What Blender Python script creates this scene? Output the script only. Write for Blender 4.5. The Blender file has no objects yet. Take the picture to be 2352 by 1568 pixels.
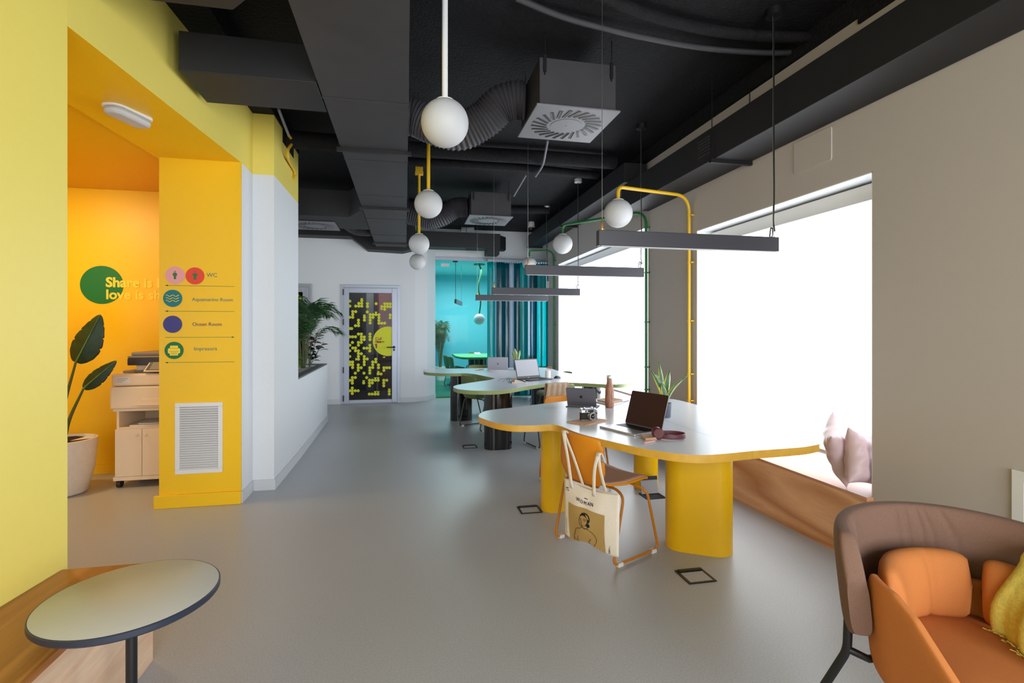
import bpy, bmesh, math, random
from mathutils import Vector, Matrix
random.seed(7)
PI = math.pi
# ------------------------------------------------------------------ camera, world, lights, exposure
SC = bpy.context.scene
COL = SC.collection
FOC, CPX, HZY, CAMH, YAW = 1166.557, 1172.314, 755.093, 1.38, math.radians(11.69)
cam_data = bpy.data.cameras.new('camera')
cam = bpy.data.objects.new('camera', cam_data); COL.objects.link(cam)
cam.location = (0, 0, CAMH); cam.rotation_euler = (PI/2, 0, -YAW)
cam_data.sensor_width = 36; cam_data.lens = 36*FOC/2352
cam_data.shift_x = (1176-CPX)/2352; cam_data.shift_y = -(784-HZY)/2352
cam_data.clip_start = .02; cam_data.clip_end = 200
SC.camera = cam
world = bpy.data.worlds.new('world'); SC.world = world; world.use_nodes = True
bg = world.node_tree.nodes['Background']
bg.inputs[0].default_value = (.86, .93, 1, 1); bg.inputs[1].default_value = 1.1
SC.view_settings.view_transform = 'Standard'; SC.view_settings.look = 'None'
SC.view_settings.exposure = 0.55; SC.view_settings.gamma = 1.0
SC.view_settings.use_curve_mapping = False

def area(name, loc, rot, sx, sy, power, color):
    l = bpy.data.lights.new(name, 'AREA'); l.shape = 'RECTANGLE'; l.size = sx; l.size_y = sy
    l.energy = power; l.color = color
    o = bpy.data.objects.new(name, l); COL.objects.link(o); o.location = loc; o.rotation_euler = rot
    return o
BLIND = 2.9          # radiance of the daylit roller blinds
area('rear_fill', (.6, -2.8, 1.7), (math.radians(86), 0, math.radians(2)), 3.4, 2.6, 105, (.93, .97, 1))  # unseen fill added behind the camera, in place of daylight from there
area('side_fill', (2.55, -1.5, 1.45), (math.radians(88), 0, math.radians(50)), 2.4, 2.0, 100, (.92, .97, 1))  # second added fill from the right; the window it implies is unseen
area('alcove_lamp', (-3.05, 4.35, 2.66), (math.radians(8), 0, 0), .35, .35, 19, (1, .74, .36))
area('aqua_room_fill', (1.6, 12.2, 2.75), (0, 0, 0), 1.6, 1.6, 72, (.97, 1, 1))  # unseen area light, added to brighten the aqua room
area('call_room_fill', (-.9, 11.2, 2.9), (0, 0, 0), .5, .5, 40, (1, .95, .9))  # unseen area light, added so the call room shows through the glass

# ------------------------------------------------------------------ image point -> place, on a known plane
_c, _s = math.cos(YAW), math.sin(YAW)
def ray(px, py):
    a = (px-CPX)/FOC
    return (a*_c+_s, _c-a*_s, (HZY-py)/FOC)
def FZ(px, py, z=0.):
    r = ray(px, py); t = (z-CAMH)/r[2]; return Vector((r[0]*t, r[1]*t, z))
def FX(px, py, X):
    r = ray(px, py); t = X/r[0]; return Vector((X, r[1]*t, CAMH+r[2]*t))
def FY(px, py, Y):
    r = ray(px, py); t = Y/r[1]; return Vector((r[0]*t, Y, CAMH+r[2]*t))

# ------------------------------------------------------------------ materials
def lin(c):
    return tuple([((v/255)/12.92 if v/255 <= .04045 else ((v/255+.055)/1.055)**2.4) for v in c]+[1.])
def mat(name, rgb, rough=.5, metal=0., noise=0., nscale=30., bump=0., bscale=80., spec=.5, emit=0., coat=0.):
    m = bpy.data.materials.new(name); m.use_nodes = True
    nt = m.node_tree; p = nt.nodes['Principled BSDF']
    p.inputs['Base Color'].default_value = lin(rgb); p.inputs['Roughness'].default_value = rough
    p.inputs['Metallic'].default_value = metal; p.inputs['Specular IOR Level'].default_value = spec
    if coat: p.inputs['Coat Weight'].default_value = coat; p.inputs['Coat Roughness'].default_value = .08
    tc = nt.nodes.new('ShaderNodeTexCoord')
    n = nt.nodes.new('ShaderNodeTexNoise'); n.inputs['Scale'].default_value = nscale; n.inputs['Detail'].default_value = 4
    nt.links.new(tc.outputs['Object'], n.inputs['Vector'])
    r = nt.nodes.new('ShaderNodeValToRGB'); r.color_ramp.elements[0].position = .35; r.color_ramp.elements[1].position = .65
    k = max(noise, .006)
    a = lin(rgb); r.color_ramp.elements[0].color = tuple([v*(1-k) for v in a[:3]]+[1]); r.color_ramp.elements[1].color = tuple([min(1, v*(1+k)) for v in a[:3]]+[1])
    nt.links.new(n.outputs['Fac'], r.inputs['Fac']); nt.links.new(r.outputs['Color'], p.inputs['Base Color'])
    if bump:
        b = nt.nodes.new('ShaderNodeBump'); b.inputs['Strength'].default_value = bump; b.inputs['Distance'].default_value = .01
        n2 = nt.nodes.new('ShaderNodeTexNoise'); n2.inputs['Scale'].default_value = bscale; n2.inputs['Detail'].default_value = 5
        nt.links.new(tc.outputs['Object'], n2.inputs['Vector']); nt.links.new(n2.outputs['Fac'], b.inputs['Height']); nt.links.new(b.outputs['Normal'], p.inputs['Normal'])
    if emit:
        p.inputs['Emission Color'].default_value = lin(rgb); p.inputs['Emission Strength'].default_value = emit
    return m
def wood(name, c1, c2, rough=.45, axis='Y', scale=1.0, dist=5.):
    m = bpy.data.materials.new(name); m.use_nodes = True; nt = m.node_tree; p = nt.nodes['Principled BSDF']
    tc = nt.nodes.new('ShaderNodeTexCoord'); mp = nt.nodes.new('ShaderNodeMapping')
    sc = {'X': (.35, 3, 3), 'Y': (3, .35, 3), 'Z': (3, 3, .35)}[axis]
    mp.inputs['Scale'].default_value = [v*scale for v in sc]
    n = nt.nodes.new('ShaderNodeTexNoise'); n.inputs['Scale'].default_value = 1.1; n.inputs['Detail'].default_value = 2.; n.inputs['Distortion'].default_value = .6
    mul = nt.nodes.new('ShaderNodeMath'); mul.operation = 'MULTIPLY'; mul.inputs[1].default_value = dist*2.2
    fr = nt.nodes.new('ShaderNodeMath'); fr.operation = 'PINGPONG'; fr.inputs[1].default_value = .5
    r = nt.nodes.new('ShaderNodeValToRGB'); r.color_ramp.elements[0].color = lin(c1); r.color_ramp.elements[1].color = lin(c2)
    r.color_ramp.elements[0].position = .0; r.color_ramp.elements[1].position = .5
    n3 = nt.nodes.new('ShaderNodeTexNoise'); n3.inputs['Scale'].default_value = 26; n3.inputs['Detail'].default_value = 3
    mx = nt.nodes.new('ShaderNodeMixRGB'); mx.blend_type = 'MULTIPLY'; mx.inputs[0].default_value = .25
    L = nt.links.new
    L(tc.outputs['Object'], mp.inputs['Vector']); L(mp.outputs['Vector'], n.inputs['Vector']); L(n.outputs['Fac'], mul.inputs[0]); L(mul.outputs[0], fr.inputs[0])
    L(fr.outputs[0], r.inputs['Fac']); L(mp.outputs['Vector'], n3.inputs['Vector']); L(r.outputs['Color'], mx.inputs[1]); L(n3.outputs['Fac'], mx.inputs[2]); L(mx.outputs['Color'], p.inputs['Base Color'])
    p.inputs['Roughness'].default_value = rough
    return m
def glassy(name, rgb, gloss=.12, rough=.03, edge=.5, body=0.):
    m = bpy.data.materials.new(name); m.use_nodes = True; nt = m.node_tree
    for n in list(nt.nodes): nt.nodes.remove(n)
    out = nt.nodes.new('ShaderNodeOutputMaterial'); tr = nt.nodes.new('ShaderNodeBsdfTransparent'); gl = nt.nodes.new('ShaderNodeBsdfGlossy')
    tr.inputs[0].default_value = lin(rgb); gl.inputs['Roughness'].default_value = rough; gl.inputs[0].default_value = (1, 1, 1, 1)
    fr = nt.nodes.new('ShaderNodeLayerWeight'); fr.inputs[0].default_value = .25
    ad = nt.nodes.new('ShaderNodeMath'); ad.operation = 'ADD'; ad.inputs[1].default_value = gloss; ad.use_clamp = True
    mu = nt.nodes.new('ShaderNodeMath'); mu.operation = 'MULTIPLY'; mu.inputs[1].default_value = edge
    mx = nt.nodes.new('ShaderNodeMixShader'); L = nt.links.new
    L(fr.outputs['Fresnel'], mu.inputs[0]); L(mu.outputs[0], ad.inputs[0]); L(ad.outputs[0], mx.inputs[0]); L(gl.outputs[0], mx.inputs[2])
    if body:
        df = nt.nodes.new('ShaderNodeBsdfDiffuse'); df.inputs[0].default_value = lin(rgb); m2 = nt.nodes.new('ShaderNodeMixShader'); m2.inputs[0].default_value = body
        L(tr.outputs[0], m2.inputs[1]); L(df.outputs[0], m2.inputs[2]); L(m2.outputs[0], mx.inputs[1])
    else: L(tr.outputs[0], mx.inputs[1])
    L(mx.outputs[0], out.inputs[0]); return m

MAT = {}
def dm(k, *a, **kw): MAT[k] = mat(k, *a, **kw)
dm('floor_resin', (172, 174, 178), .36, noise=.10, nscale=150, spec=.45, bump=.03, bscale=220)
dm('white_paint', (222, 225, 229), .6, bump=.02)
dm('greige_paint', (186, 178, 173), .65, bump=.02)
dm('yellow_paint_glare', (238, 218, 108), .45, bump=.02)  # window glare on the yellow walls, put into a paler colour
dm('yellow_paint', (244, 194, 10), .42, bump=.02)  # the same yellow without the glare, for column and alcove
dm('black_ceiling', (19, 19, 22), .8, spec=.3, noise=.25, nscale=18, bump=1., bscale=45)
dm('duct_dark', (56, 55, 59), .6, noise=.08, nscale=6)
dm('duct_black', (28, 28, 32), .6, noise=.08, nscale=6)
dm('grille_grey', (118, 118, 124), .5)
dm('black', (12, 12, 13), .5)
dm('black_metal', (22, 22, 24), .4)
dm('bar_metal', (52, 51, 59), .4)
dm('opal', (196, 197, 200), .55)
dm('white_metal', (225, 225, 225), .4)
dm('white_plastic', (228, 226, 222), .4)
dm('yellow_metal', (226, 180, 35), .35)
dm('green_metal', (26, 104, 48), .35)
dm('steel', (190, 192, 195), .25, metal=.9)
dm('brass', (212, 170, 90), .3, metal=.9)
dm('alu', (176, 182, 196), .38, metal=.35)
dm('laminate', (206, 210, 216), .24, noise=.01, spec=.28)
dm('edge_yellow', (206, 158, 58), .45, noise=.05, nscale=20)
dm('edge_green', (140, 154, 98), .45, noise=.05, nscale=20)
dm('leg_yellow', (230, 178, 0), .32)
dm('leg_black', (14, 15, 17), .1, coat=.4)
dm('chair_mustard', (212, 132, 12), .5, noise=.04, nscale=200)
dm('chair_pad', (184, 142, 112), .7, noise=.08, nscale=300)
dm('chair_frame', (190, 116, 22), .4)
dm('chair_green', (104, 114, 62), .5)
dm('chair_green_pad', (150, 165, 140), .7)
dm('green_frame', (62, 64, 48), .4)
dm('canvas', (238, 230, 222), .9, noise=.05, nscale=250, bump=.15, bscale=300)
dm('print_tan', (182, 150, 92), .8)
dm('ink', (18, 16, 18), .7)
dm('ink_navy', (30, 32, 70), .7)
dm('throw_yellow', (220, 206, 104), .95, noise=.10, nscale=90, bump=.25, bscale=160)
dm('chair_orange', (190, 114, 54), .8, noise=.05, nscale=350, bump=.08, bscale=400)
dm('chair_brown', (116, 87, 73), .9, noise=.12, nscale=420, bump=.15, bscale=500)
dm('pillow_pink', (204, 176, 180), .45, noise=.03)
dm('table_white', (196, 194, 190), .35)
dm('table_edge', (42, 48, 64), .4)
dm('printer', (226, 206, 178), .5)
dm('printer_grey', (130, 120, 108), .5)
dm('printer_dark', (44, 38, 34), .4)
dm('cabinet', (232, 212, 184), .5)
dm('soil', (44, 28, 20), .95, noise=.4, nscale=60, bump=.8)
dm('gravel', (196, 194, 188), .9, noise=.5, nscale=60, bump=1., bscale=70)
dm('trough_grey', (96, 100, 102), .6)
dm('pot_white', (226, 220, 216), .5, noise=.03)
dm('leaf_dark', (30, 54, 24), .4, noise=.25, nscale=20)
dm('leaf_palm', (44, 84, 40), .45, noise=.25, nscale=20)
dm('leaf_bright', (92, 132, 52), .45, noise=.2, nscale=20)
dm('leaf_rubber', (24, 40, 26), .25, noise=.2, nscale=20)
dm('leaf_red', (110, 44, 36), .4)
dm('stem', (84, 92, 48), .6)
dm('snake_green', (52, 92, 50), .4, noise=.35, nscale=90)
dm('snake_yellow', (214, 206, 84), .4)
dm('slate', (84, 88, 102), .6)
dm('aqua_paint', (92, 188, 200), .6)
dm('aqua_ceiling', (136, 206, 212), .6)
dm('green_floor', (0, 112, 84), .4)
dm('green_top', (120, 190, 120), .3)
dm('green_edge', (20, 140, 70), .4)
dm('teal_dot', (0, 118, 124), .5)
dm('navy_dot', (58, 56, 130), .5)
dm('green_dot', (0, 112, 48), .5)
dm('dark_green_ink', (58, 110, 50), .5)
dm('teal_ink', (92, 124, 110), .5)
dm('purple_ink', (84, 56, 96), .5)
dm('pink_dot', (230, 160, 162), .5)
dm('red_dot', (228, 66, 38), .5)
dm('dot_lime', (214, 216, 20), .5)
dm('maroon', (140, 24, 34), .5)
dm('letter_yellow', (250, 216, 60), .5)
dm('call_dark', (70, 74, 74), .7)
dm('call_light', (150, 158, 160), .7)
dm('call_red', (140, 30, 34), .7)
dm('call_floor', (70, 70, 72), .6)
dm('laptop_silver', (188, 188, 192), .3, metal=.7)
dm('laptop_grey', (120, 118, 128), .35, metal=.5)
dm('laptop_lid', (168, 166, 176), .45, metal=.2)
dm('laptop_black', (36, 36, 42), .4)
dm('screen_dark', (46, 18, 12), .35, spec=.2)
dm('screen_grey', (150, 152, 162), .3)
dm('keys', (24, 24, 28), .5)
dm('kraft', (196, 158, 130), .8)
dm('paper', (226, 222, 216), .8)
dm('leather', (176, 104, 60), .6)
dm('burgundy', (92, 40, 52), .45)
dm('pink_pen', (228, 160, 150), .4)
dm('lens_glass', (30, 16, 14), .05, coat=1.)
dm('camera_skin', (22, 20, 20), .6, bump=.3, bscale=600)
dm('beige_knit', (196, 170, 146), .9, bump=.4, bscale=260)
dm('baseboard_white', (205, 207, 210), .45)
dm('floor_steel', (150, 150, 152), .4, metal=.3)
dm('rust_red', (170, 70, 30), .5)
MAT['bench_front'] = wood('bench_front', (196, 130, 80), (242, 190, 144), .4, 'Y', .8, 4)
MAT['bench_top'] = wood('bench_top', (196, 134, 100), (214, 160, 128), .35, 'Y', .8, 2.5)
MAT['plywood_pale'] = wood('plywood_pale', (232, 190, 156), (244, 210, 178), .45, 'Y', .9, 5)
MAT['plywood_oak'] = wood('plywood_oak', (170, 104, 44), (206, 138, 70), .4, 'Y', 1.1, 5)
MAT['bottle_wood'] = wood('bottle_wood', (124, 78, 58), (178, 122, 94), .35, 'Z', 5, 5)
MAT['clear_glass'] = glassy('clear_glass', (240, 244, 246), .05)
MAT['door_glass'] = glassy('door_glass', (165, 165, 168), .01, edge=.12)
MAT['aqua_glass'] = glassy('aqua_glass', (238, 250, 252), .0, edge=.1)
MAT['teal_strip'] = glassy('teal_strip', (0, 196, 200), .03, .2, edge=.3, body=.4)
MAT['teal_deep'] = glassy('teal_deep', (0, 120, 140), .04, .16, edge=.3, body=.35)
MAT['frost_strip'] = glassy('frost_strip', (196, 216, 236), .04, .3, edge=.3, body=.6)
def blind_mat():
    m = bpy.data.materials.new('daylit_blind'); m.use_nodes = True; nt = m.node_tree; p = nt.nodes['Principled BSDF']
    p.inputs['Base Color'].default_value = (.85, .85, .85, 1); p.inputs['Roughness'].default_value = .9
    p.inputs['Emission Color'].default_value = (.89, .95, 1, 1); p.inputs['Emission Strength'].default_value = BLIND
    return m
MAT['blind'] = blind_mat()
def perforated():
    m = bpy.data.materials.new('perforated_amber'); m.use_nodes = True; nt = m.node_tree; p = nt.nodes['Principled BSDF']; p.inputs['Roughness'].default_value = .3
    tc = nt.nodes.new('ShaderNodeTexCoord'); v = nt.nodes.new('ShaderNodeTexVoronoi'); v.inputs['Scale'].default_value = 70; v.inputs['Randomness'].default_value = 0
    r = nt.nodes.new('ShaderNodeValToRGB'); r.color_ramp.elements[0].position = .22; r.color_ramp.elements[1].position = .3
    r.color_ramp.elements[0].color = lin((150, 100, 0)); r.color_ramp.elements[1].color = lin((238, 180, 8))
    L = nt.links.new; L(tc.outputs['Object'], v.inputs['Vector']); L(v.outputs['Distance'], r.inputs['Fac']); L(r.outputs['Color'], p.inputs['Base Color']); return m
MAT['perforated'] = perforated()

# ------------------------------------------------------------------ mesh builder
class MB:
    def __init__(s): s.bm = bmesh.new(); s.mi = 0
    def m(s, i): s.mi = i; return s
    def face(s, vs):
        try:
            f = s.bm.faces.new(vs); f.material_index = s.mi; return f
        except ValueError: return None
    def box(s, a, b, M=None):
        x0, y0, z0 = a; x1, y1, z1 = b
        P = [(x0,y0,z0),(x1,y0,z0),(x1,y1,z0),(x0,y1,z0),(x0,y0,z1),(x1,y0,z1),(x1,y1,z1),(x0,y1,z1)]
        v = [s.bm.verts.new(M @ Vector(p) if M else p) for p in P]
        for q in ((0,3,2,1),(4,5,6,7),(0,1,5,4),(1,2,6,5),(2,3,7,6),(3,0,4,7)): s.face([v[i] for i in q])
        return s
    def cbox(s, c, d, rz=0, M=None):
        T = Matrix.Translation(c) @ Matrix.Rotation(rz, 4, 'Z')
        if M: T = M @ T
        return s.box([-k/2 for k in d], [k/2 for k in d], T)
    def prism(s, pts, z0, z1, M=None, cap=True, top_mi=None):
        n = len(pts); g = lambda p, z: (M @ Vector((p[0], p[1], z)) if M else (p[0], p[1], z))
        a = [s.bm.verts.new(g(p, z0)) for p in pts]; b = [s.bm.verts.new(g(p, z1)) for p in pts]
        for i in range(n): s.face([a[i], a[(i+1) % n], b[(i+1) % n], b[i]])
        if cap:
            s.face(a[::-1]); f = s.face(b)
            if top_mi is not None and f: f.material_index = top_mi
        return s
    def band(s, outer, inner, z0, z1):
        n = len(outer); V = lambda L, z: [s.bm.verts.new((p[0], p[1], z)) for p in L]
        a, b, c, d = V(outer, z0), V(outer, z1), V(inner, z1), V(inner, z0)
        for i in range(n):
            j = (i+1) % n
            s.face([a[i], a[j], b[j], b[i]]); s.face([b[i], b[j], c[j], c[i]]); s.face([c[i], c[j], d[j], d[i]]); s.face([d[i], d[j], a[j], a[i]])
        return s
    def tube(s, path, r, seg=10, closed=False, cap=True, flat=1.0):
        P = [Vector(p) for p in path]; n = len(P); rings = []; up = None
        for i in range(n):
            if closed: t = P[(i+1) % n]-P[i-1]
            else: t = P[min(i+1, n-1)]-P[max(i-1, 0)]
            t.normalize()
            if up is None:
                up = Vector((0, 0, 1)) if abs(t.z) < .9 else Vector((0, 1, 0))
            x = up.cross(t)
            if x.length < 1e-5: x = Vector((1, 0, 0)).cross(t)
            x.normalize(); y = t.cross(x).normalized(); up = y
            rr = r[i] if isinstance(r, (list, tuple)) else r
            rings.append([s.bm.verts.new(P[i]+x*(rr*math.cos(2*PI*k/seg))+y*(rr*flat*math.sin(2*PI*k/seg))) for k in range(seg)])
        for i in range(n if closed else n-1):
            A, B = rings[i], rings[(i+1) % n]
            for k in range(seg): s.face([A[k], A[(k+1) % seg], B[(k+1) % seg], B[k]])
        if cap and not closed: s.face(rings[0][::-1]); s.face(rings[-1])
        return s
    def lathe(s, prof, c=(0,0,0), seg=28, sx=1., sy=1., M=None):
        rings = []
        for r, z in prof:
            if r < 1e-6:
                p = Vector((c[0], c[1], c[2]+z)); rings.append([s.bm.verts.new(M @ p if M else p)]); continue
            R = []
            for k in range(seg):
                p = Vector((c[0]+r*sx*math.cos(2*PI*k/seg), c[1]+r*sy*math.sin(2*PI*k/seg), c[2]+z)); R.append(s.bm.verts.new(M @ p if M else p))
            rings.append(R)
        for A, B in zip(rings, rings[1:]):
            for k in range(seg):
                j = (k+1) % seg
                if len(A) == 1 and len(B) > 1: s.face([A[0], B[j], B[k]][::-1] if False else [A[0], B[j], B[k]])
                elif len(B) == 1 and len(A) > 1: s.face([A[k], A[j], B[0]])
                elif len(A) > 1: s.face([A[k], A[j], B[j], B[k]])
        if len(rings[0]) > 1: s.face(rings[0][::-1])
        if len(rings[-1]) > 1: s.face(rings[-1])
        return s
    def sph(s, c, r, seg=28, rings=16, sz=1.):
        return s.lathe([(r*math.sin(PI*i/rings), -r*sz*math.cos(PI*i/rings)) for i in range(rings+1)], c, seg)
    def grid(s, f, nu, nv, cu=False, cv=False, mif=None):
        V = [[s.bm.verts.new(f(i/(nu if cu else nu-1), j/(nv if cv else nv-1))) for j in range(nv)] for i in range(nu)]
        for i in range(nu if cu else nu-1):
            for j in range(nv if cv else nv-1):
                if mif: s.mi = mif(i, j)
                s.face([V[i][j], V[(i+1) % nu][j], V[(i+1) % nu][(j+1) % nv], V[i][(j+1) % nv]])
        return s
    def disc(s, c, r, seg=32, M=None, t=.002):
        return s.lathe([(r, 0), (r, t)], c, seg, M=M)
def link(name, mb, ms, parent=None, world=False, bevel=0., smooth=True, solid=0., sub=0, angle=35):
    me = bpy.data.meshes.new(name)
    bmesh.ops.recalc_face_normals(mb.bm, faces=mb.bm.faces)
    mb.bm.to_mesh(me); mb.bm.free()
    for k in (ms if isinstance(ms, (list, tuple)) else [ms]): me.materials.append(MAT[k])
    o = bpy.data.objects.new(name, me); COL.objects.link(o)
    if parent is not None:
        o.parent = parent
        if world: o.matrix_parent_inverse = (Matrix.Translation(parent.location) @ parent.rotation_euler.to_matrix().to_4x4()).inverted()
    if smooth:
        me.shade_smooth(); me.set_sharp_from_angle(angle=math.radians(angle))
    if solid:
        q = o.modifiers.new('thickness', 'SOLIDIFY'); q.thickness = solid; q.offset = 0
    if bevel:
        q = o.modifiers.new('bevel', 'BEVEL'); q.width = bevel; q.segments = 2; q.limit_method = 'ANGLE'; q.angle_limit = math.radians(40)
    if sub:
        q = o.modifiers.new('sub', 'SUBSURF'); q.levels = sub; q.render_levels = sub
    return o
def tagit(o, label, cat, group=None):
    o['label'] = label; o['category'] = cat
    if group: o['group'] = group
    return o
def thing(name, label, cat, loc=(0,0,0), rz=0., group=None):
    o = bpy.data.objects.new(name, None); COL.objects.link(o); o.empty_display_size = .1
    o.location = loc; o.rotation_euler = (0, 0, rz); return tagit(o, label, cat, group)
def single(name, mb, ms, label, cat, group=None, **kw):
    o = link(name, mb, ms, **kw); me = o.data
    xs = [v.co for v in me.vertices]
    c = Vector((sum(v.x for v in xs)/len(xs), sum(v.y for v in xs)/len(xs), min(v.z for v in xs)))
    me.transform(Matrix.Translation(-c)); o.location = c
    return tagit(o, label, cat, group)
def struct(name, mb, ms, parent=None, **kw):
    o = link(name, mb, ms, parent, **kw)
    if parent is None: o['kind'] = 'structure'
    return o
def copy_tree(o, parent=None):
    c = o.copy(); COL.objects.link(c)
    if parent: c.parent = parent; c.matrix_parent_inverse = o.matrix_parent_inverse.copy()
    for ch in list(o.children): copy_tree(ch, c)
    return c
def text_mesh(body, size, M, mb, weight=0., spacing=1., align='LEFT', line=1.):
    cu = bpy.data.curves.new('t', 'FONT'); cu.body = body; cu.size = size; cu.offset = weight; cu.space_character = spacing; cu.extrude = .0006
    cu.align_x = align; cu.space_line = line; cu.resolution_u = 3
    o = bpy.data.objects.new('t', cu); COL.objects.link(o)
    bpy.context.view_layer.update()
    me = bpy.data.meshes.new_from_object(o.evaluated_get(bpy.context.evaluated_depsgraph_get()))
    bpy.data.objects.remove(o); bpy.data.curves.remove(cu)
    me.transform(M); b2 = bmesh.new(); b2.from_mesh(me); bpy.data.meshes.remove(me)
    vm = [mb.bm.verts.new(v.co) for v in b2.verts]
    for f in b2.faces: mb.face([vm[v.index] for v in f.verts])
    b2.free(); return mb
def on_wall(p, rz=0.):   # local xy -> a vertical wall facing -Y (turned by rz about z)
    return Matrix.Translation(p) @ Matrix.Rotation(rz, 4, 'Z') @ Matrix.Rotation(PI/2, 4, 'X')
def smooth_loop(pts, k=6):
    n = len(pts); out = []
    for i in range(n):
        p0, p1, p2, p3 = [Vector(pts[(i+d-1) % n]) for d in range(4)]
        for j in range(k):
            t = j/k
            out.append(.5*((2*p1)+(p2-p0)*t+(2*p0-5*p1+4*p2-p3)*t*t+(3*p1-p0-3*p2+p3)*t**3))
    return out
def smooth_path(pts, k=6):
    P = [Vector(p) for p in pts]; P = [2*P[0]-P[1]]+P+[2*P[-1]-P[-2]]; out = []
    for i in range(1, len(P)-2):
        p0, p1, p2, p3 = P[i-1:i+3]
        for j in range(k):
            t = j/k; out.append(.5*((2*p1)+(p2-p0)*t+(2*p0-5*p1+4*p2-p3)*t*t+(3*p1-p0-3*p2+p3)*t**3))
    out.append(P[-2]); return out
def offset_loop(L, d):
    n = len(L); out = []
    A = sum(L[i].x*L[(i+1) % n].y-L[(i+1) % n].x*L[i].y for i in range(n)); sg = 1 if A > 0 else -1
    for i in range(n):
        t = (L[(i+1) % n]-L[i-1]); t = Vector((t.x, t.y)); t.normalize(); nrm = Vector((t.y, -t.x))*sg
        out.append(Vector((L[i].x+nrm.x*d, L[i].y+nrm.y*d)))
    return out
def fillet(pts, r, k=6):     # polyline with rounded corners
    P = [Vector(p) for p in pts]; out = [P[0]]
    for i in range(1, len(P)-1):
        a = (P[i-1]-P[i]); b = (P[i+1]-P[i]); d = min(r, a.length*.49, b.length*.49); a.normalize(); b.normalize()
        q0, q1 = P[i]+a*d, P[i]+b*d
        for j in range(k+1):
            t = j/k; out.append((1-t)**2*q0+2*t*(1-t)*P[i]+t*t*q1)
    out.append(P[-1]); return out
def rrect(w, h, r, k=5):
    out = []
    for cx, cy, a0 in ((w/2-r, h/2-r, 0), (-w/2+r, h/2-r, 90), (-w/2+r, -h/2+r, 180), (w/2-r, -h/2+r, 270)):
        for j in range(k+1):
            a = math.radians(a0+90*j/k); out.append(Vector((cx+r*math.cos(a), cy+r*math.sin(a))))
    return out
# ================================================================== THE SHELL
CEIL = 3.38; WR = 2.66; GY = 10.22; DY = 9.77
struct('floor', MB().box((-5, -3.5, -.1), (3.4, GY, 0)), 'floor_resin', smooth=False)
struct('ceiling', MB().box((-5, -3.5, CEIL), (3.4, GY+.1, CEIL+.15)), 'black_ceiling', smooth=False)
# right wall with two window openings
w1 = (2.465, 4.285, 2.295); w2 = (5.25, 8.65, 2.53)
b = MB()
b.box((WR, -3.5, 0), (3.0, w1[0], 3.24)); b.box((WR, w1[1], 0), (3.0, w2[0], 3.24)); b.box((WR, w2[1], 0), (3.0, 9.32, 3.24))
b.box((WR, w1[0], w1[2]), (3.0, w1[1], 3.24)); b.box((WR, w2[0], w2[2]), (3.0, w2[1], 3.24))
b.box((2.93, 9.32, 0), (3.1, GY, 3.24)); b.box((2.87, w1[0], 0), (3.0, w1[1], .385)); b.box((2.87, w2[0], 0), (3.0, w2[1], .385))
struct('wall_right', b, 'greige_paint', smooth=False)
struct('trim_1', MB().box((2.645, 3.9, 3.24), (3.0, GY, CEIL)).box((2.645, 2.55, 3.24), (3.0, 2.98, CEIL)).box((2.645, -3.5, 3.20), (3.0, 2.55, CEIL)).box((2.645, 2.98, 3.25), (3., 3.9, CEIL)), 'black_ceiling', smooth=False)
for i, (y0, y1, zt) in enumerate((w1, w2)):
    z0 = .405
    b = MB()      # white linings of the reveal
    b.box((WR+.001, y1-.006, z0), (2.90, y1+.001, zt)); b.box((WR+.001, y0-.001, z0), (2.90, y0+.006, zt)); b.box((WR+.001, y0, zt-.006), (2.90, y1, zt+.001))
    win = struct('window_%d' % (i+1), b, 'white_paint', smooth=False)
    f = MB()
    f.box((2.87, y0, z0), (2.92, y0+.05, zt)); f.box((2.87, y1-.05, z0), (2.92, y1, zt)); f.box((2.868, y0+.05, .505), (2.918, y1-.05, .535)); f.box((2.87, y0+.05, zt-.05), (2.92, y1-.05, zt))
    if i == 1: f.box((2.865, 7.93, z0), (2.92, 8.0, zt))
    link('window_frame', f, 'alu', win, smooth=False)
    pn = MB().box((2.90, y0+.01, z0), (2.905, y1-.01, zt)); link('pane', pn, 'blind', win, smooth=False)
# roller blinds
def blind(y0, y1, zt, zb, label):
    t = thing('roller_blind', label, 'blind', (2.85, (y0+y1)/2, zt), 0, 'white roller blinds in the windows')
    link('cassette', MB().box((2.80, y0, zt-.115), (2.868, y1, zt-.012)), 'white_metal', t, True, smooth=False, bevel=.004)
    link('fabric', MB().box((2.842, y0+.015, zb), (2.845, y1-.015, zt-.11)), 'blind', t, True, smooth=False)
    link('bottom_bar', MB().box((2.836, y0+.015, zb-.022), (2.85, y1-.015, zb)), 'white_metal', t, True, smooth=False)
blind(w1[0]+.008, w1[1]-.008, w1[2]-.008, .545, 'white roller blind glowing with daylight in the nearer window beside the pink cushions')
blind(w2[0]+.008, 7.96, w2[2]-.008, .545, 'wide white roller blind in the far window behind the yellow table plant')
blind(7.985, w2[1]-.008, w2[2]-.008, .545, 'narrow white roller blind left of the dark line in the far window')
struct('baseboard_right', MB().box((WR-.012, w1[1], 0), (WR, w2[0], .09)).box((WR-.012, w2[1], 0), (WR, 9.32, .09)), 'baseboard_white', smooth=False)
# left: yellow entrance wall, alcove, sign column, white wall
def wl(y): return -1.357+(y-2.408)*.105     # near piece of the yellow wall runs slightly askew
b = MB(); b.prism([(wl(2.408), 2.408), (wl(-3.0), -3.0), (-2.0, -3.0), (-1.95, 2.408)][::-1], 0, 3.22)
struct('wall_left', b, 'yellow_paint_glare', smooth=False)
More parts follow.
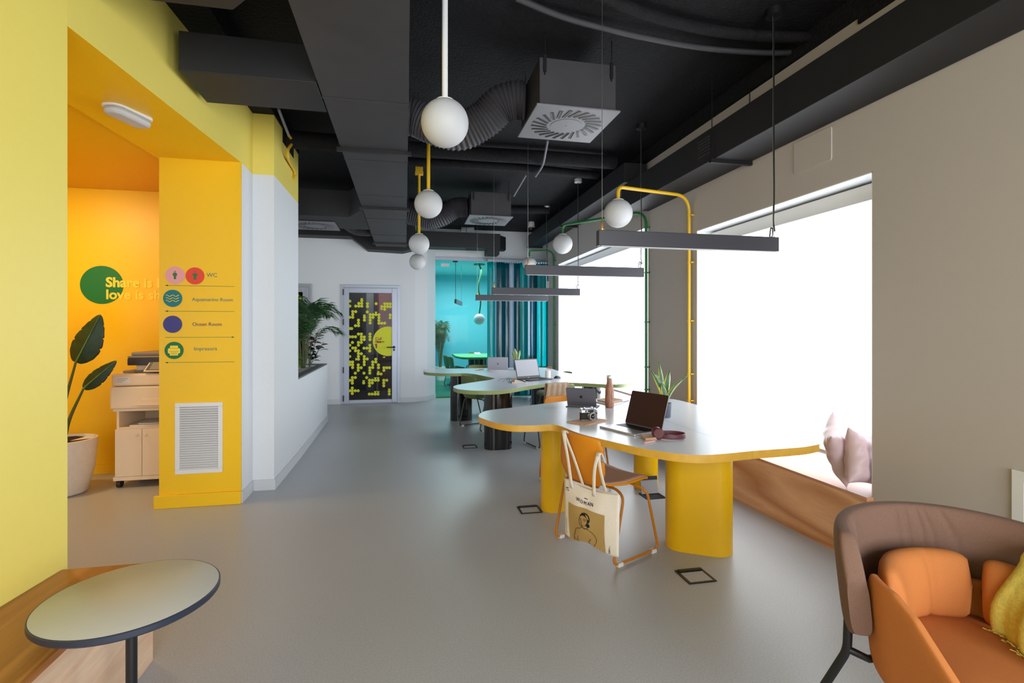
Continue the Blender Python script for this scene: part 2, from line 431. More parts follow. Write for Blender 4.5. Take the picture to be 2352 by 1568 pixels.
# header over the opening (underside in the deeper yellow, without the glare)
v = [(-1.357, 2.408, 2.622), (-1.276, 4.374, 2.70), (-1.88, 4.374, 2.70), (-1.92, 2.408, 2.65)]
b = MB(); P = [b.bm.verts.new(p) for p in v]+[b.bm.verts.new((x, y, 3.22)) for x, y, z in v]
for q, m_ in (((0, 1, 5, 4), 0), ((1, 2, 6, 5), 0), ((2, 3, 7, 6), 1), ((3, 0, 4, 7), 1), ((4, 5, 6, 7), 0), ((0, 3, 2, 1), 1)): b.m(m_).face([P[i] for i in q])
struct('wall_header', b, ['yellow_paint_glare', 'yellow_paint'], smooth=False)
CY, CR, WY, WX = 4.374, -1.276, 4.69, -1.106
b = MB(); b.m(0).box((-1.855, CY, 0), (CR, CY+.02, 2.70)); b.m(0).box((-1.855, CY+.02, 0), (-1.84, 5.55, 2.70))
struct('wall_column', b, 'yellow_paint', smooth=False)
b = MB().box((-1.84, CY+.02, 0), (CR, WY, 2.70)).box((-1.84, WY, 0), (WX, 5.70, 2.70))
struct('wall_white', b, 'white_paint', smooth=False)
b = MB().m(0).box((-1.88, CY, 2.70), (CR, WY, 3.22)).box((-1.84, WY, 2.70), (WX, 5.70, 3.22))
struct('wall_upper_left', b, 'yellow_paint_glare', smooth=False)
struct('trim_2', MB().box((-2.2, -3, 3.22), (-1.10, 5.72, CEIL)).box((-1.2, 5.0, 3.10), (WX+.006, 5.45, 3.22)), 'black_ceiling', smooth=False)
struct('baseboard_column', MB().box((-1.885, CY-.022, 0), (CR+.004, CY, .10)), 'yellow_paint', smooth=False, bevel=.004)
b = MB().box((CR, CY, 0), (CR+.012, WY-.012, .09)).box((CR, WY-.012, 0), (WX+.012, WY, .09)).box((WX, WY, 0), (WX+.012, 5.70, .09))
struct('baseboard_left', b, 'baseboard_white', smooth=False)
# alcove behind the opening
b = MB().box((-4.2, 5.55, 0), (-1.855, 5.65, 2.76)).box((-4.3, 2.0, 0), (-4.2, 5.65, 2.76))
struct('wall_alcove', b, 'yellow_paint', smooth=False)
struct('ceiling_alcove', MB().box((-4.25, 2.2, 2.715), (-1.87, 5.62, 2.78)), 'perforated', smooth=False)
struct('baseboard_alcove', MB().box((-4.2, 5.537, 0), (-1.855, 5.55, .09)), 'yellow_paint', smooth=False)
# low planter wall
P0, P1 = Vector((WX, 5.70)), Vector((-1.148, 8.03))
b = MB(); b.band([Vector(q) for q in ((WX-.001, 5.70), (-1.148, 8.03), (-2.3, 8.03), (-2.3, 5.70))], [Vector(q) for q in ((-1.22, 5.80), (-1.255, 7.93), (-2.2, 7.93), (-2.2, 5.80))], 0, .845)
struct('wall_planter', b, 'white_paint', smooth=False)
b = MB().prism([(WX-.004, 5.70), (-1.152, 8.03), (-1.25, 8.03), (-1.21, 5.70)], .845, .862).prism([(-2.2, 5.70), (-2.2, 8.03), (-2.3, 8.03), (-2.3, 5.70)][::-1], .845, .862).prism([(-1.2, 7.93), (-1.2, 8.03), (-2.3, 8.03), (-2.3, 7.93)], .845, .861)
struct('trim_3', b, 'trough_grey', smooth=False)
g = single('planter_gravel', MB().grid(lambda u, v: Vector((-2.19+.92*u, 5.82+2.1*v, .825+.006*math.sin(40*u)*math.sin(60*v))), 20, 40), 'gravel', 'pale gravel bedding in the white planter', 'gravel'); g['kind'] = 'stuff'
b = MB().prism([(WX, 5.70), (-1.148, 8.03), (-1.136, 8.042), (-1.094, 5.70)], 0, .09).box((-2.3, 8.03, 0), (-1.14, 8.042, .09))
struct('baseboard_planter', b, 'baseboard_white', smooth=False)
# far wall with the call-room door
dx0, dx1, dzt = -1.163, -.096, 2.195
e2 = -1.665
b = MB().box((-5, DY, 0), (e2-1.05, DY+.12, 3.22)).box((e2, DY, 0), (dx0, DY+.12, 3.22)).box((dx1, DY, 0), (.18, DY+.12, 3.22)).box((dx0, DY, dzt), (dx1, DY+.12, 3.22)).box((e2-1.05, DY, dzt), (e2, DY+.12, 3.22))
struct('wall_back', b, 'white_paint', smooth=False)
struct('wall_pier', MB().prism([(.18, DY), (.413, 9.865), (.585, GY-.01), (.585, GY+.12), (.18, GY+.12)], 0, CEIL), 'white_paint', smooth=False)
struct('wall_lintel', MB().box((.585, GY, 2.80), (3.05, GY+.12, CEIL)), 'white_paint', smooth=False)
b = MB().box((e2, DY-.012, 0), (dx0, DY, .09)).box((dx1, DY-.012, 0), (.18, DY, .09)).prism([(.18, DY-.012), (.42, 9.853), (.597, GY-.01), (.585, GY-.01), (.413, 9.865), (.18, DY)], 0, .09)
struct('baseboard_back', b, 'baseboard_white', smooth=False)
struct('trim_4', MB().box((-5, DY-.004, 3.22), (.18, GY+.2, CEIL)), 'black_ceiling', smooth=False)
# doors
def door(n, x0, x1, zt, full):
    fr = MB(); w = .055
    for a, c in (((x0, DY-.02, 0), (x0+w, DY+.1, zt)), ((x1-w, DY-.02, 0), (x1, DY+.1, zt)), ((x0+w, DY-.02, zt-w), (x1-w, DY+.1, zt))): fr.box(a, c)
    d = struct('door_%d' % n, fr, 'alu', smooth=False, bevel=.004)
    gx0, gx1, gz0, gz1 = x0+.15, x1-.15, .07, zt-.15
    lf = MB().box((x0+w, DY-.03, .012), (gx0, DY+.01, zt-w)).box((gx1, DY-.03, .012), (x1-w, DY+.01, zt-w)).box((gx0, DY-.03, .012), (gx1, DY+.01, gz0)).box((gx0, DY-.03, gz1), (gx1, DY+.01, zt-w))
    link('leaf_frame', lf, 'alu', d, smooth=False, bevel=.006)
    link('pane', MB().box((gx0, DY-.012, gz0), (gx1, DY-.006, gz1)), 'door_glass', d, smooth=False)
    return d, gx0, gx1, gz0, gz1
d1, gx0, gx1, gz0, gz1 = door(1, dx0, dx1, dzt, True)
for z in (.1, .62, 1.5, 2.05): link('hinge', MB().lathe([(.011, 0), (.011, .11)], (dx0+.05, DY-.036, z-.05), 10), 'black_metal', d1)
b = MB(); hz = FY(905, 797, DY).z; hx = FY(905, 797, DY).x
b.lathe([(.026, 0), (.026, .012)], (0,0,0), 16, M=on_wall((hx, DY-.03, hz))); b.tube(fillet([(hx, DY-.03, hz), (hx, DY-.08, hz), (hx-.13, DY-.08, hz)], .02), .010)
b.lathe([(.02, 0), (.02, .01)], (0,0,0), 16, M=on_wall((hx, DY-.03, hz-.05)))
link('handle', b, 'black_metal', d1)
# sticker pattern on the glass (pixel grid of discs) and the round sign
dots = [(330,268),(330,328),(475,262),(475,295),(440,295),(403,328),(440,328),(475,328),(543,298),(543,332),(648,299),(750,299),(784,301),(818,301),(715,334),(750,334),(784,334),(818,336),(750,368),(367,394),(403,394),(367,428),(330,462),(367,462),(541,398),(507,462),(507,496),(576,430),(611,430),(646,430),(681,432),(576,463),(611,463),(681,465),(576,496),(576,530),(681,499),(681,533),(715,533),(750,533),(816,434),(816,468),(436,496),(436,530),(400,563),(436,563),(333,597),(354,597),(435,663),(470,663),(333,696),(365,696),(400,696),(470,696),(505,698),(470,730),(505,730),(574,663),(574,696),(574,730),(363,764),(435,764),(470,764),(435,797),(330,797),(367,830),(400,830),(502,832),(537,832),(572,832),(572,797),(572,866),(400,864),(435,864),(330,864),(435,897),(470,899),(435,932),(330,932),(505,932),(505,964),(540,962),(435,965),(505,998),(505,1031),(333,998),(365,998),(333,1031),(365,1031),(365,1065),(433,1033),(433,1067),(468,1067),(433,1099),(643,965),(607,998),(643,998),(607,1031),(607,1065),(572,1067),(572,1099),(572,1132),(676,1033),(676,1067),(741,1067),(775,1067),(808,1067),(741,1099),(672,1140),(706,1142),(398,1132),(502,1132),(362,1185),(398,1185),(534,1185),(333,1219),(362,1219),(362,1252),(568,1217),(602,1217),(637,1217),(672,1217),(568,1250),(602,1250),(568,1284),(498,1250),(739,1217),(775,1217),(739,1250),(739,1284),(361,1310),(333,1343),(361,1343),(397,1343),(432,1343),(361,1376),(566,1383),(600,1383),(635,1383),(670,1383),(805,1350),(805,1383)]
halves = [(712,362,1),(507,437,1),(646,403,1),(412,965,0),(676,1115,1),(637,1190,1),(672,1190,1),(498,1225,1),(637,1356,1),(672,1356,1),(805,1325,1),(743,941,-1),(475,242,1)]
b = MB(); yd = DY-.0135
def dpx(x, y): return FY(740+x/5.225, 640+y/5.225, yd)
for iq, (x, y) in enumerate(dots):
    c = dpx(x, y); c.y -= .0004*(iq % 4); c.x = min(max(c.x, gx0+.012), gx1-.028); b.disc((0, 0, 0), .0272, 18, on_wall(c), .001)
for x, y, k in halves:
    c = dpx(x, y); c.y -= .0018; M = on_wall(c)
    if k == 0: b.prism([(-.02, -.026), (-.02, .026), (.015, .01), (.015, -.01)], 0, .001, M)
    else: b.prism([(-.027, .012), (.027, .012), (.012, -.018), (-.012, -.018)] if k == 1 else [(-.027, .012), (.027, .012), (.012, -.012), (-.012, -.012)], 0, .001, M)
link('dot_stickers', b, 'dot_lime', d1, smooth=False)
c = dpx(790, 750); R = .275
pts = [(R*math.cos(a), R*math.sin(a)) for a in [2*PI*k/64 for k in range(64)]]; lim = gx1-c.x-.002
pts = [(min(x, lim), y) for x, y in pts]
link('round_sticker', MB().prism(pts, 0, .0015, on_wall(c)), 'dot_lime', d1, smooth=False)
b = MB(); p = dpx(637, 735); text_mesh('Call', .075, on_wall((p.x, yd-.003, p.z)), b, .001)
link('lettering', b, 'maroon', d1, smooth=False); b = MB()
p = dpx(637, 768); text_mesh('R', .066, on_wall((p.x, yd-.003, p.z)), b, .001); text_mesh('m', .066, on_wall((dpx(713, 768).x, yd-.003, p.z)), b, .001)
for q in (671, 697): b.disc((0, 0, 0), .0195, 16, on_wall((dpx(q, 758).x, yd-.003, dpx(q, 758).z)), .001)
link('lettering', b, 'maroon', d1, smooth=False); b = MB(); p = dpx(650, 832)
b.prism([(-.012, 0), (.012, 0), (.012, .082), (-.008, .082), (-.026, .066), (-.026, .048), (-.012, .058)], 0, .001, on_wall((p.x, yd-.003, p.z)))
link('lettering', b, 'maroon', d1, smooth=False)
d2, *_ = door(2, e2-1.05, e2, 2.195, False)
link('dot_stickers', MB().disc((0,0,0), .027, 16, on_wall((-1.86, yd, 1.93)), .001).disc((0,0,0), .027, 16, on_wall((-1.9, yd, 1.98)), .001), 'dot_lime', d2, smooth=False)
# call room behind door 1
b = MB().m(0).box((-1.3, 11.9, 0), (-.62, 12.0, 3.2)).m(1).box((-.86, 11.88, 0), (-.70, 11.9, 3.2)).m(2).box((-.62, 11.9, 0), (.6, 12.0, 3.2)).m(0).box((-3.2, 9.9, 0), (-1.3, 12.0, 3.2)).m(2).box((.3, 10.35, 0), (.42, 12, 3.2))
struct('wall_call_room', b, ['call_dark', 'call_light', 'call_red'], smooth=False)
struct('floor_call_room', MB().box((-3.2, GY, -.1), (.45, 12.1, -.001)), 'call_floor', smooth=False)
sh = thing('side_shelf', 'small white shelf seen through the call room door glass', 'shelf', (-.42, 11.7, 0))
link('board', MB().box((-.62, 11.5, 1.30), (-.1, 11.88, 1.325)), 'white_paint', sh, True, smooth=False)
link('support', MB().box((-.62, 11.5, 0), (-.585, 11.88, 1.30)), 'white_paint', sh, True, smooth=False)
single('fruit', MB().sph((-.52, 11.65, 1.365), .04, 16, 10), 'rust_red', 'small red fruit on the shelf in the call room', 'fruit')
# aqua room behind the glass
struct('floor_aqua_room', MB().box((.42, GY+.0, -.1), (4.6, 14.3, .002)), 'green_floor', smooth=False)
b = MB().box((.42, 14.2, 0), (4.6, 14.3, 2.9)).box((.42, GY+.12, 0), (.5, 14.2, 2.9)).box((4.5, GY, 0), (4.6, 14.2, 2.9))
struct('wall_aqua_room', b, 'aqua_paint', smooth=False)
wn = struct('window_3', MB().box((3.40, 14.17, .25), (4.45, 14.2, .3)).box((3.40, 14.17, 2.55), (4.45, 14.2, 2.6)).box((3.40, 14.17, .3), (3.45, 14.2, 2.55)).box((4.4, 14.17, .3), (4.45, 14.2, 2.55)), 'alu', smooth=False)
link('pane', MB().box((3.45, 14.185, .3), (4.4, 14.195, 2.55)), 'blind', wn, smooth=False)
struct('ceiling_aqua_room', MB().box((.42, GY+.12, 2.87), (4.6, 14.3, 2.95)), 'aqua_ceiling', smooth=False)
gp = thing('glass_partition', 'full-height clear glass wall of the aqua room at the far end', 'glass partition', (1.6, GY+.03, 0))
link('pane', MB().box((.60, GY+.02, .03), (3.0, GY+.032, 2.76)), 'aqua_glass', gp, True, smooth=False)
link('top_rail', MB().box((.585, GY-.015, 2.755), (3.0, GY+.06, 2.82)), 'alu', gp, True, smooth=False, bevel=.003)
link('bottom_rail', MB().box((.585, GY-.005, .0), (3.0, GY+.05, .03)), 'green_edge', gp, True, smooth=False)
link('sticker', MB().box((.70, GY+.012, 2.63), (.86, GY+.018, 2.69)), 'paper', gp, True, smooth=False)
# ================================================================== CEILING SERVICES
def hanger(parent, x0, x1, y, z, top=CEIL):
    link('hanger_bar', MB().box((x0-.03, y-.015, z-.03), (x1+.03, y+.015, z)), 'black_metal', parent, True, smooth=False)
    for q in (x0-.015, x1+.015): link('threaded_rod', MB().tube([(q, y, z), (q, y, top)], .004, 6), 'black_metal', parent, True)
DZ = 2.853
t = thing('ventilation_duct', 'long dark rectangular duct running down the middle of the ceiling', 'duct', (-.25, 3.5, DZ), 0, 'ceiling ducts')
b = MB().box((-.514, -3, DZ), (.020, 9.42, 3.14))
for y in (-.2, 1.0, 2.2, 3.4, 4.6, 5.8, 7.0, 8.2): b.box((-.518, y, DZ-.004), (.024, y+.008, 3.144))
link('duct_body', b, 'duct_dark', t, True, smooth=False)
for y in (4.32, 6.36, 8.95): hanger(t, -.514, .02, y, DZ)
def duct(loc, label, parts, hangers=(), m='duct_black'):
    t = thing('ventilation_duct', label, 'duct', loc, 0, 'ceiling ducts')
    link('duct_body', parts, m, t, True, smooth=False, bevel=.004)
    for h in hangers: hanger(t, *h)
    return t
duct((-.9, 3.42, DZ), 'black branch duct crossing from the yellow wall above the lintel', MB().box((-1.265, 3.215, DZ), (-.522, 3.64, 3.08)))
duct((-.95, 2.1, DZ), 'black duct end at the top left edge of the picture', MB().prism([(-1.34, 1.6), (-.70, 1.6), (-.70, 2.47), (-.78, 2.56), (-1.30, 2.56)], DZ, 3.1))
duct((-1.3, 7.4, DZ), 'wide black branch duct above the leafy planter', MB().prism([(-2.6, 6.98), (-.72, 6.98), (-.522, 6.55), (-.522, 7.82), (-2.6, 7.82)], DZ, 3.2))
b = MB().prism([(-4.9, 3.03), (-.967, 3.03), (-.672, 2.81), (-.05, 2.79), (.18, 2.85), (.18, CEIL), (-4.9, CEIL)], 0, .33, Matrix.Translation((0, DY, 0)) @ Matrix.Rotation(PI/2, 4, 'X'))
duct((-1.6, 9.6, 2.8), 'low black duct casing stepping down along the far wall over the call room door', b)
b = MB().box((.186, 9.44, 2.895), (1.76, 9.8, 3.175)).prism([(1.76, 9.44), (1.90, 9.62), (1.90, 9.8), (1.76, 9.8)], 2.90, 3.15).box((1.50, 9.46, 2.785), (1.745, 9.75, 2.9))
duct((1.0, 9.6, 2.8), 'black duct box with a square drop above the glass room', b, ((1.15, 1.3, 9.6, 2.895),))
t = duct((2.5, 2.0, 2.69), 'long black duct along the top of the right wall above the nearer window', MB().box((2.33, -3.2, 2.69), (2.655, 5.23, 2.945)), ((2.33, 2.63, 3.52, 2.69),))
b = MB()
for k in range(6): b.box((2.322, 3.57, 2.755+k*.025), (2.334, 3.73, 2.765+k*.025))
link('louvre', b, 'duct_dark', t, True, smooth=False)
duct((2.5, 7.5, 3.0), 'black duct along the right wall beyond the yellow lamp arm', MB().box((2.37, 5.24, 3.0), (2.64, 9.75, 3.22)), ((2.37, 2.62, 7.6, 3.0), (2.37, 2.63, 9.7, 3.0)))
# swirl diffusers
def diffuser(x, y, z, label, boxh, rz=0, rods=True):
    t = thing('ceiling_diffuser', label, 'air diffuser', (x, y, z), 0, 'square swirl air diffusers')
    if boxh: link('plenum_box', MB().box((-.275, -.275, .012), (.275, .275, boxh)), 'duct_dark', t, smooth=False, bevel=.004)
    link('face_plate', MB().box((-.3, -.3, 0), (.3, .3, .012)), 'grille_grey', t, smooth=False, bevel=.003)
    b = MB().m(0)
    for k in range(24):
        a = 2*PI*k/24; M = Matrix.Rotation(a, 4, 'Z') @ Matrix.Translation((.20, 0, -.001)) @ Matrix.Rotation(.42, 4, 'Z')
        b.m(0).box((-.062, -.011, -.001), (.062, .011, .002), M); b.m(1).box((-.06, -.011, -.006), (.06, -.007, 0), M)
    link('blades', b, ['black', 'grille_grey'], t, smooth=False)
    link('centre_disc', MB().lathe([(.115, -.003), (.115, .001)], (0,0,0), 36).lathe([(.006, -.006), (.006, 0)], (0,0,0), 8), 'grille_grey', t, smooth=False)
    if rods:
        for sx in (-.24, .24):
            for sy in (-.285, .285):
                link('threaded_rod', MB().tube([(sx, sy, boxh-.12), (sx, sy, CEIL-z)], .004, 6), 'black_metal', t)
                link('bracket', MB().box((sx-.01, sy-.006, boxh-.1), (sx+.01, sy+.006, boxh+.01)), 'black_metal', t, smooth=False)
    return t
diffuser(1.165, 3.60, 2.885, 'dark square swirl diffuser with plenum box, nearest one right of the big globe', .335)
diffuser(1.14, 7.07, 2.90, 'dark square swirl diffuser with plenum box, farther one above the dark bar lights', .33)
diffuser(-1.25, 7.62, 2.838, 'flat swirl diffuser under the branch duct above the leafy planter', 0, 0, False)
def flex(path, r, label):
    P = smooth_path(path, 14); n = len(P); b = MB(); L = [0]
    for i in range(1, n): L.append(L[-1]+(P[i]-P[i-1]).length)
    # resample
    Q = []; R = []; step = .0068; s = 0; i = 0; k = 0
    while s < L[-1]:
        while i < n-2 and L[i+1] < s: i += 1
        f = (s-L[i])/max(1e-6, L[i+1]-L[i]); Q.append(P[i].lerp(P[i+1], f)); R.append(r*(1.045 if k % 4 == 1 else (.95 if k % 4 == 3 else 1.))); s += step; k += 1
    b.tube(Q, R, 26)
    return single('flexible_duct', b, 'duct_dark', label, 'duct', 'corrugated flexible ducts', angle=60)
flex([(.03, 3.93, 2.99), (.10, 3.92, 2.975), (.26, 3.88, 2.90), (.42, 3.85, 2.88), (.58, 3.8, 2.96), (.70, 3.75, 3.06), (.80, 3.72, 3.09), (.885, 3.7, 3.09)], .135, 'corrugated dark flexible duct curving behind the biggest white globe')
flex([(.03, 7.22, 2.98), (.12, 7.21, 2.96), (.32, 7.2, 2.92), (.50, 7.15, 2.95), (.68, 7.12, 3.07), (.86, 7.1, 3.09)], .135, 'corrugated dark flexible duct behind the second white globe')
flex([(-.526, 8.4, 2.97), (-.62, 8.4, 2.96), (-.78, 8.33, 2.97), (-.92, 8.15, 3.05), (-1.0, 7.95, 3.12)], .10, 'short corrugated duct tucked behind the branch duct')
# pipes and conduits on the ceiling
def pipe(path, r, m, label, k=8, group='ceiling pipes'):
    return single('ceiling_pipe', MB().tube(smooth_path(path, k), r, 12), m, label, 'pipe', group)
pipe([FZ(1185, -5, 3.34), FZ(1290, 38, 3.33), FZ(1400, 68, 3.32), FZ(1500, 90, 3.31), FZ(1600, 108, 3.31), FZ(1700, 118, 3.31), FZ(1800, 121, 3.32), FZ(1880, 112, 3.34)], .019, 'duct_dark', 'pale grey conduit curving across the black ceiling at top right')
pipe([FZ(1330, -30, 3.34), FZ(1480, 30, 3.33), FZ(1600, 62, 3.33), FZ(1720, 80, 3.33), FZ(1890, 88, 3.34)], .035, 'black_ceiling', 'thick black lagged pipe beside the curved conduit')
pipe([(.03, 5.45, 3.28), (.8, 5.46, 3.275), (1.6, 5.44, 3.28), (2.35, 5.45, 3.28)], .075, 'black_ceiling', 'black lagged pipe crossing the ceiling beyond the nearer diffuser')
pipe([(.03, 5.95, 3.3), (1.2, 5.9, 3.3), (2.35, 6.0, 3.3)], .05, 'black_ceiling', 'second black lagged pipe crossing above the far table')
pipe([(-1.1, 5.15, 3.18), (-.8, 5.16, 3.18), (-.52, 5.16, 3.18)], .085, 'black_ceiling', 'fat black pipe between the white wall and the middle duct')
pipe([(.03, 8.0, 3.32), (1.2, 8.1, 3.31), (2.3, 8.0, 3.32)], .06, 'black_ceiling', 'black lagged pipe over the far end of the green table')
pipe([FZ(1258, 322, 3.2), FZ(1253, 350, 3.15), FZ(1246, 380, 3.15), FZ(1230, 405, 3.22)], .012, 'grille_grey', 'thin grey conduit bent down behind the nearer diffuser')
pipe([FZ(1208, 402, 3.3), FZ(1180, 450, 3.2)], .012, 'grille_grey', 'thin grey conduit slanting above the farther diffuser')
pipe([(1.43, 4.2, 3.34), (1.0, 4.6, 3.34), (.4, 4.9, 3.34), (.03, 5.0, 3.34)], .03, 'black_ceiling', 'black cable run between the pipes over the walkway')
pipe([(-.02+.05, 2.4, 3.35), (1.0, 2.2, 3.35), (1.7, 2.0, 3.35), (2.3, 1.9, 3.35)], .03, 'black_ceiling', 'black cable run nearest the viewer on the ceiling')
pipe([FZ(640, 250, 3.1), FZ(652, 282, 3.08), FZ(663, 310, 3.05)], .011, 'grille_grey', 'thin dark conduit feeding the yellow cable')
single('wall_cable', MB().tube(smooth_path([FX(663, 310, -1.05), FX(670, 321, -1.05), FX(670, 330, -1.05), FX(662, 343, -1.06), FX(661, 361, -1.07), FX(668, 377, -1.08), FX(675, 389, -1.085), FX(677, 399, -1.09), FX(673, 411, -1.10)], 6), .013, 10), 'yellow_metal', 'thick yellow cable looping out of the ceiling by the white wall', 'cable')
b = MB().box((-1.40, 3.30, 2.70), (-1.38, 3.32, 2.70)) if False else None
# ------------------------------------------------------------------ lights
def globe_on(t, c, m='opal'):
    link('globe', MB().sph(c, .125, 36, 22), m, t, True, angle=80)
    link('collar', MB().lathe([(.045, .112), (.048, .120), (.03, .128), (.018, .13)], c, 24), 'white_metal', t, True)
GL = [(.205, 2.70, 2.468, 'white_metal', 'largest white globe pendant on a white rod, nearest the viewer'),
      (.203, 4.611, 2.498, 'yellow_metal', 'white globe pendant on a yellow rod, second from the viewer'),
      (.165, 6.304, 2.418, 'yellow_metal', 'white globe pendant on a yellow rod with a yellow junction box at its top'),
      (.183, 7.904, 2.407, 'green_metal', 'lowest and farthest white globe pendant on a green rod')]
for x, y, z, m, lb in GL:
    t = thing('globe_pendant', lb, 'pendant lamp', (x, y, z-.125), 0, 'white globe pendants over the walkway')
    globe_on(t, (x, y, z)); top = 3.27 if 'junction' in lb else CEIL
    link('rod', MB().tube([(x, y, z+.125), (x, y, top)], .0155, 12), m, t, True)
    if top < CEIL: link('junction_box', MB().box((x-.05, y-.03, 3.26), (x+.05, y+.03, 3.30)).box((x-.045, y-.025, 3.30), (x+.045, y+.025, CEIL)), m, t, True, smooth=False, bevel=.005)
    else: link('ceiling_rose', MB().lathe([(.03, -.02), (.04, 0)], (x, y, CEIL), 18), 'black_metal', t, True)
BARS = [(2.76, 1.862, 'nearest dark linear pendant bar, in front of the yellow arched lamp'), (4.585, 1.886, 'second dark linear pendant bar, hanging before the teal curtain and far window'),
        (6.44, 1.826, 'third dark linear pendant bar, above the far green-edged table'), (7.98, 1.832, 'farthest and smallest dark linear pendant bar by the glass room')]
for i, (y, z, lb) in enumerate(BARS):
    t = thing('linear_pendant', lb, 'pendant lamp', (1.687, y, z), 0, 'dark linear pendant bars')
    link('housing', MB().box((1.092, y, z), (2.282, y+.045, z+.09)), 'bar_metal', t, True, smooth=False, bevel=.003)
    link('diffuser_strip', MB().box((1.11, y+.006, z-.003), (2.264, y+.039, z+.002)), 'opal', t, True, smooth=False)
    yc = y+.0225
    for x in (1.12, 2.255):
        link('gripper', MB().lathe([(.006, 0), (.006, .05), (.002, .06)], (x, yc, z+.095), 10).lathe([(.014, 0), (.014, .008)], (x, yc, z+.09), 12), 'brass' if x < 2 else 'steel', t, True)
        link('wire', MB().tube([(x, yc, z+.15), (x, yc, CEIL-.03)], .0016 if x < 2 else .0016, 6), 'steel', t, True)
    x = 2.262
    link('power_cord', MB().tube(smooth_path([(x-.03, yc, z+.095), (x-.02, yc, z+.15), (x+.006, yc, z+.13), (x-.004, yc, z+.2), (x+.002, yc, z+.35), (x, yc, z+.7), (x, yc, z+1.1), (x, yc, CEIL-.04)], 5), .0045, 6), 'black', t, True)
    link('ceiling_rose', MB().lathe([(.0, -.05), (.05, -.045), (.05, 0)], (x, yc, CEIL), 20), 'white_metal' if i > 1 else 'black_metal', t, True)
# arched wall lamps
def arch(yw, gx, gy, gz, arm, m, lb):
    t = thing('arched_wall_lamp', lb, 'wall lamp', (WR-.03, yw, .2), 0, 'globe lamps on arched wall tubes')
    x = WR-.032
    path = fillet([(x, yw, .16), (x, yw, 1.2), (x, yw, arm), (gx, gy, arm), (gx, gy, gz+.12)], .16, 9)
    link('tube', MB().tube(path, .0155, 14), m, t, True)
    for z in (.7, .95, 1.45, 2.0, arm-.19):
        link('clip', MB().lathe([(.021, 0), (.021, .012)], (x, yw, z), 14).box((x, yw-.035, z), (WR, yw+.035, z+.012)), m, t, True, smooth=False)
    globe_on(t, (gx, gy, gz))
arch(4.36, 1.842, 4.201, 2.40, 2.635, 'yellow_metal', 'white globe on an arched yellow tube fixed to the right wall')
arch(5.235, 1.943, 6.143, 2.452, 2.69, 'green_metal', 'white globe on an arched dark green tube, left of the yellow one')
arch(8.83, 2.208, 8.968, 2.567, 2.80, 'green_metal', 'farthest globe on a small arched green tube before the teal curtain')
# emergency light on the amber soffit
a, c2 = FZ(252, 240, 2.655), FZ(333, 278, 2.655); cc = (a+c2)/2
t = thing('emergency_light', 'white oblong emergency light on the amber soffit', 'emergency light', (cc.x, cc.y, 2.62), math.atan2((c2-a).y, (c2-a).x)+.02)
Ln = (c2-a).length+.04
link('base', MB().prism([tuple(p) for p in rrect(Ln, .13, .05)], .028, .05), 'white_plastic', t, bevel=.004)
link('diffuser', MB().prism([tuple(p) for p in rrect(Ln*.97, .115, .05)], -.012, .028), 'opal', t, bevel=.018)
single('spot_light', MB().tube([FZ(1060, 527, 3.33), FZ(1089, 527, 3.33)], .05, 18), 'white_metal', 'small white cylinder spotlight lying under the ceiling near the far wall', 'spotlight')
p = FZ(1221, 522, 3.28)
t = thing('security_camera', 'white dome camera on the far ceiling beside the hanging wire', 'camera', p)
link('mount', MB().lathe([(.06, 0), (.06, .05), (.055, .10)], (0,0,0), 24), 'white_plastic', t); link('dome', MB().sph((0, 0, -.005), .042, 20, 12), 'lens_glass', t)
p = FX(1259, 657, WR)
single('wall_control', MB().box((WR-.035, p.y-.09, p.z-.09), (WR, p.y+.02, p.z+.09)), 'white_plastic', 'small white control box on the pillar right of the teal curtain', 'control box', bevel=.006)
# access panel and wall grille, right wall
b = MB().prism([tuple(q) for q in rrect(.32, .215, .015)], 0, .008, Matrix.Translation((WR, 2.908, 2.563)) @ Matrix.Rotation(-PI/2, 4, 'Z') @ Matrix.Rotation(PI/2, 4, 'X'))
single('access_panel', b, 'greige_paint', 'flat rectangular access panel painted like the wall above the window', 'access panel', bevel=.002)
t = thing('wall_grille', 'white framed air grille low on the right wall behind the armchair', 'air grille', (WR, 1.52, .3))
b = MB().box((WR-.015, 1.30, .28), (WR, 1.763, .325)).box((WR-.015, 1.30, .71), (WR, 1.763, .755)).box((WR-.015, 1.30, .325), (WR, 1.345, .71)).box((WR-.015, 1.718, .325), (WR, 1.763, .71))
link('frame', b, 'white_metal', t, True, smooth=False); b = MB()
for k in range(26): b.box((WR-.012, 1.345, .33+k*.0147), (WR-.004, 1.718, .337+k*.0147))
link('slats', b, 'laptop_lid', t, True, smooth=False)
# grille on the amber column
g0, g1 = FY(403, 925.5, CY), FY(512, 1083, CY)
t = thing('wall_grille', 'white louvred air grille on the amber sign column', 'air grille', ((g0.x+g1.x)/2, CY, g1.z))
w = .032
b = MB().box((g0.x, CY-.014, g1.z), (g1.x, CY, g1.z+w)).box((g0.x, CY-.014, g0.z-w), (g1.x, CY, g0.z)).box((g0.x, CY-.014, g1.z+w), (g0.x+w, CY, g0.z-w)).box((g1.x-w, CY-.014, g1.z+w), (g1.x, CY, g0.z-w))
link('frame', b, 'white_metal', t, True, smooth=False, bevel=.003)
b = MB(); n = 27
for k in range(n):
    z = g1.z+w+(g0.z-g1.z-2*w)*(k+.5)/n; b.box((g0.x+w, -.011, -.0016), (g1.x-w, .006, .0016), Matrix.Translation((0, CY-.006, z)) @ Matrix.Rotation(.75, 4, 'X'))
link('slats', b, 'white_metal', t, True, smooth=False)
link('backing', MB().box((g0.x+w, CY-.002, g1.z+w), (g1.x-w, CY-.0005, g0.z-w)), 'printer_dark', t, True, smooth=False)
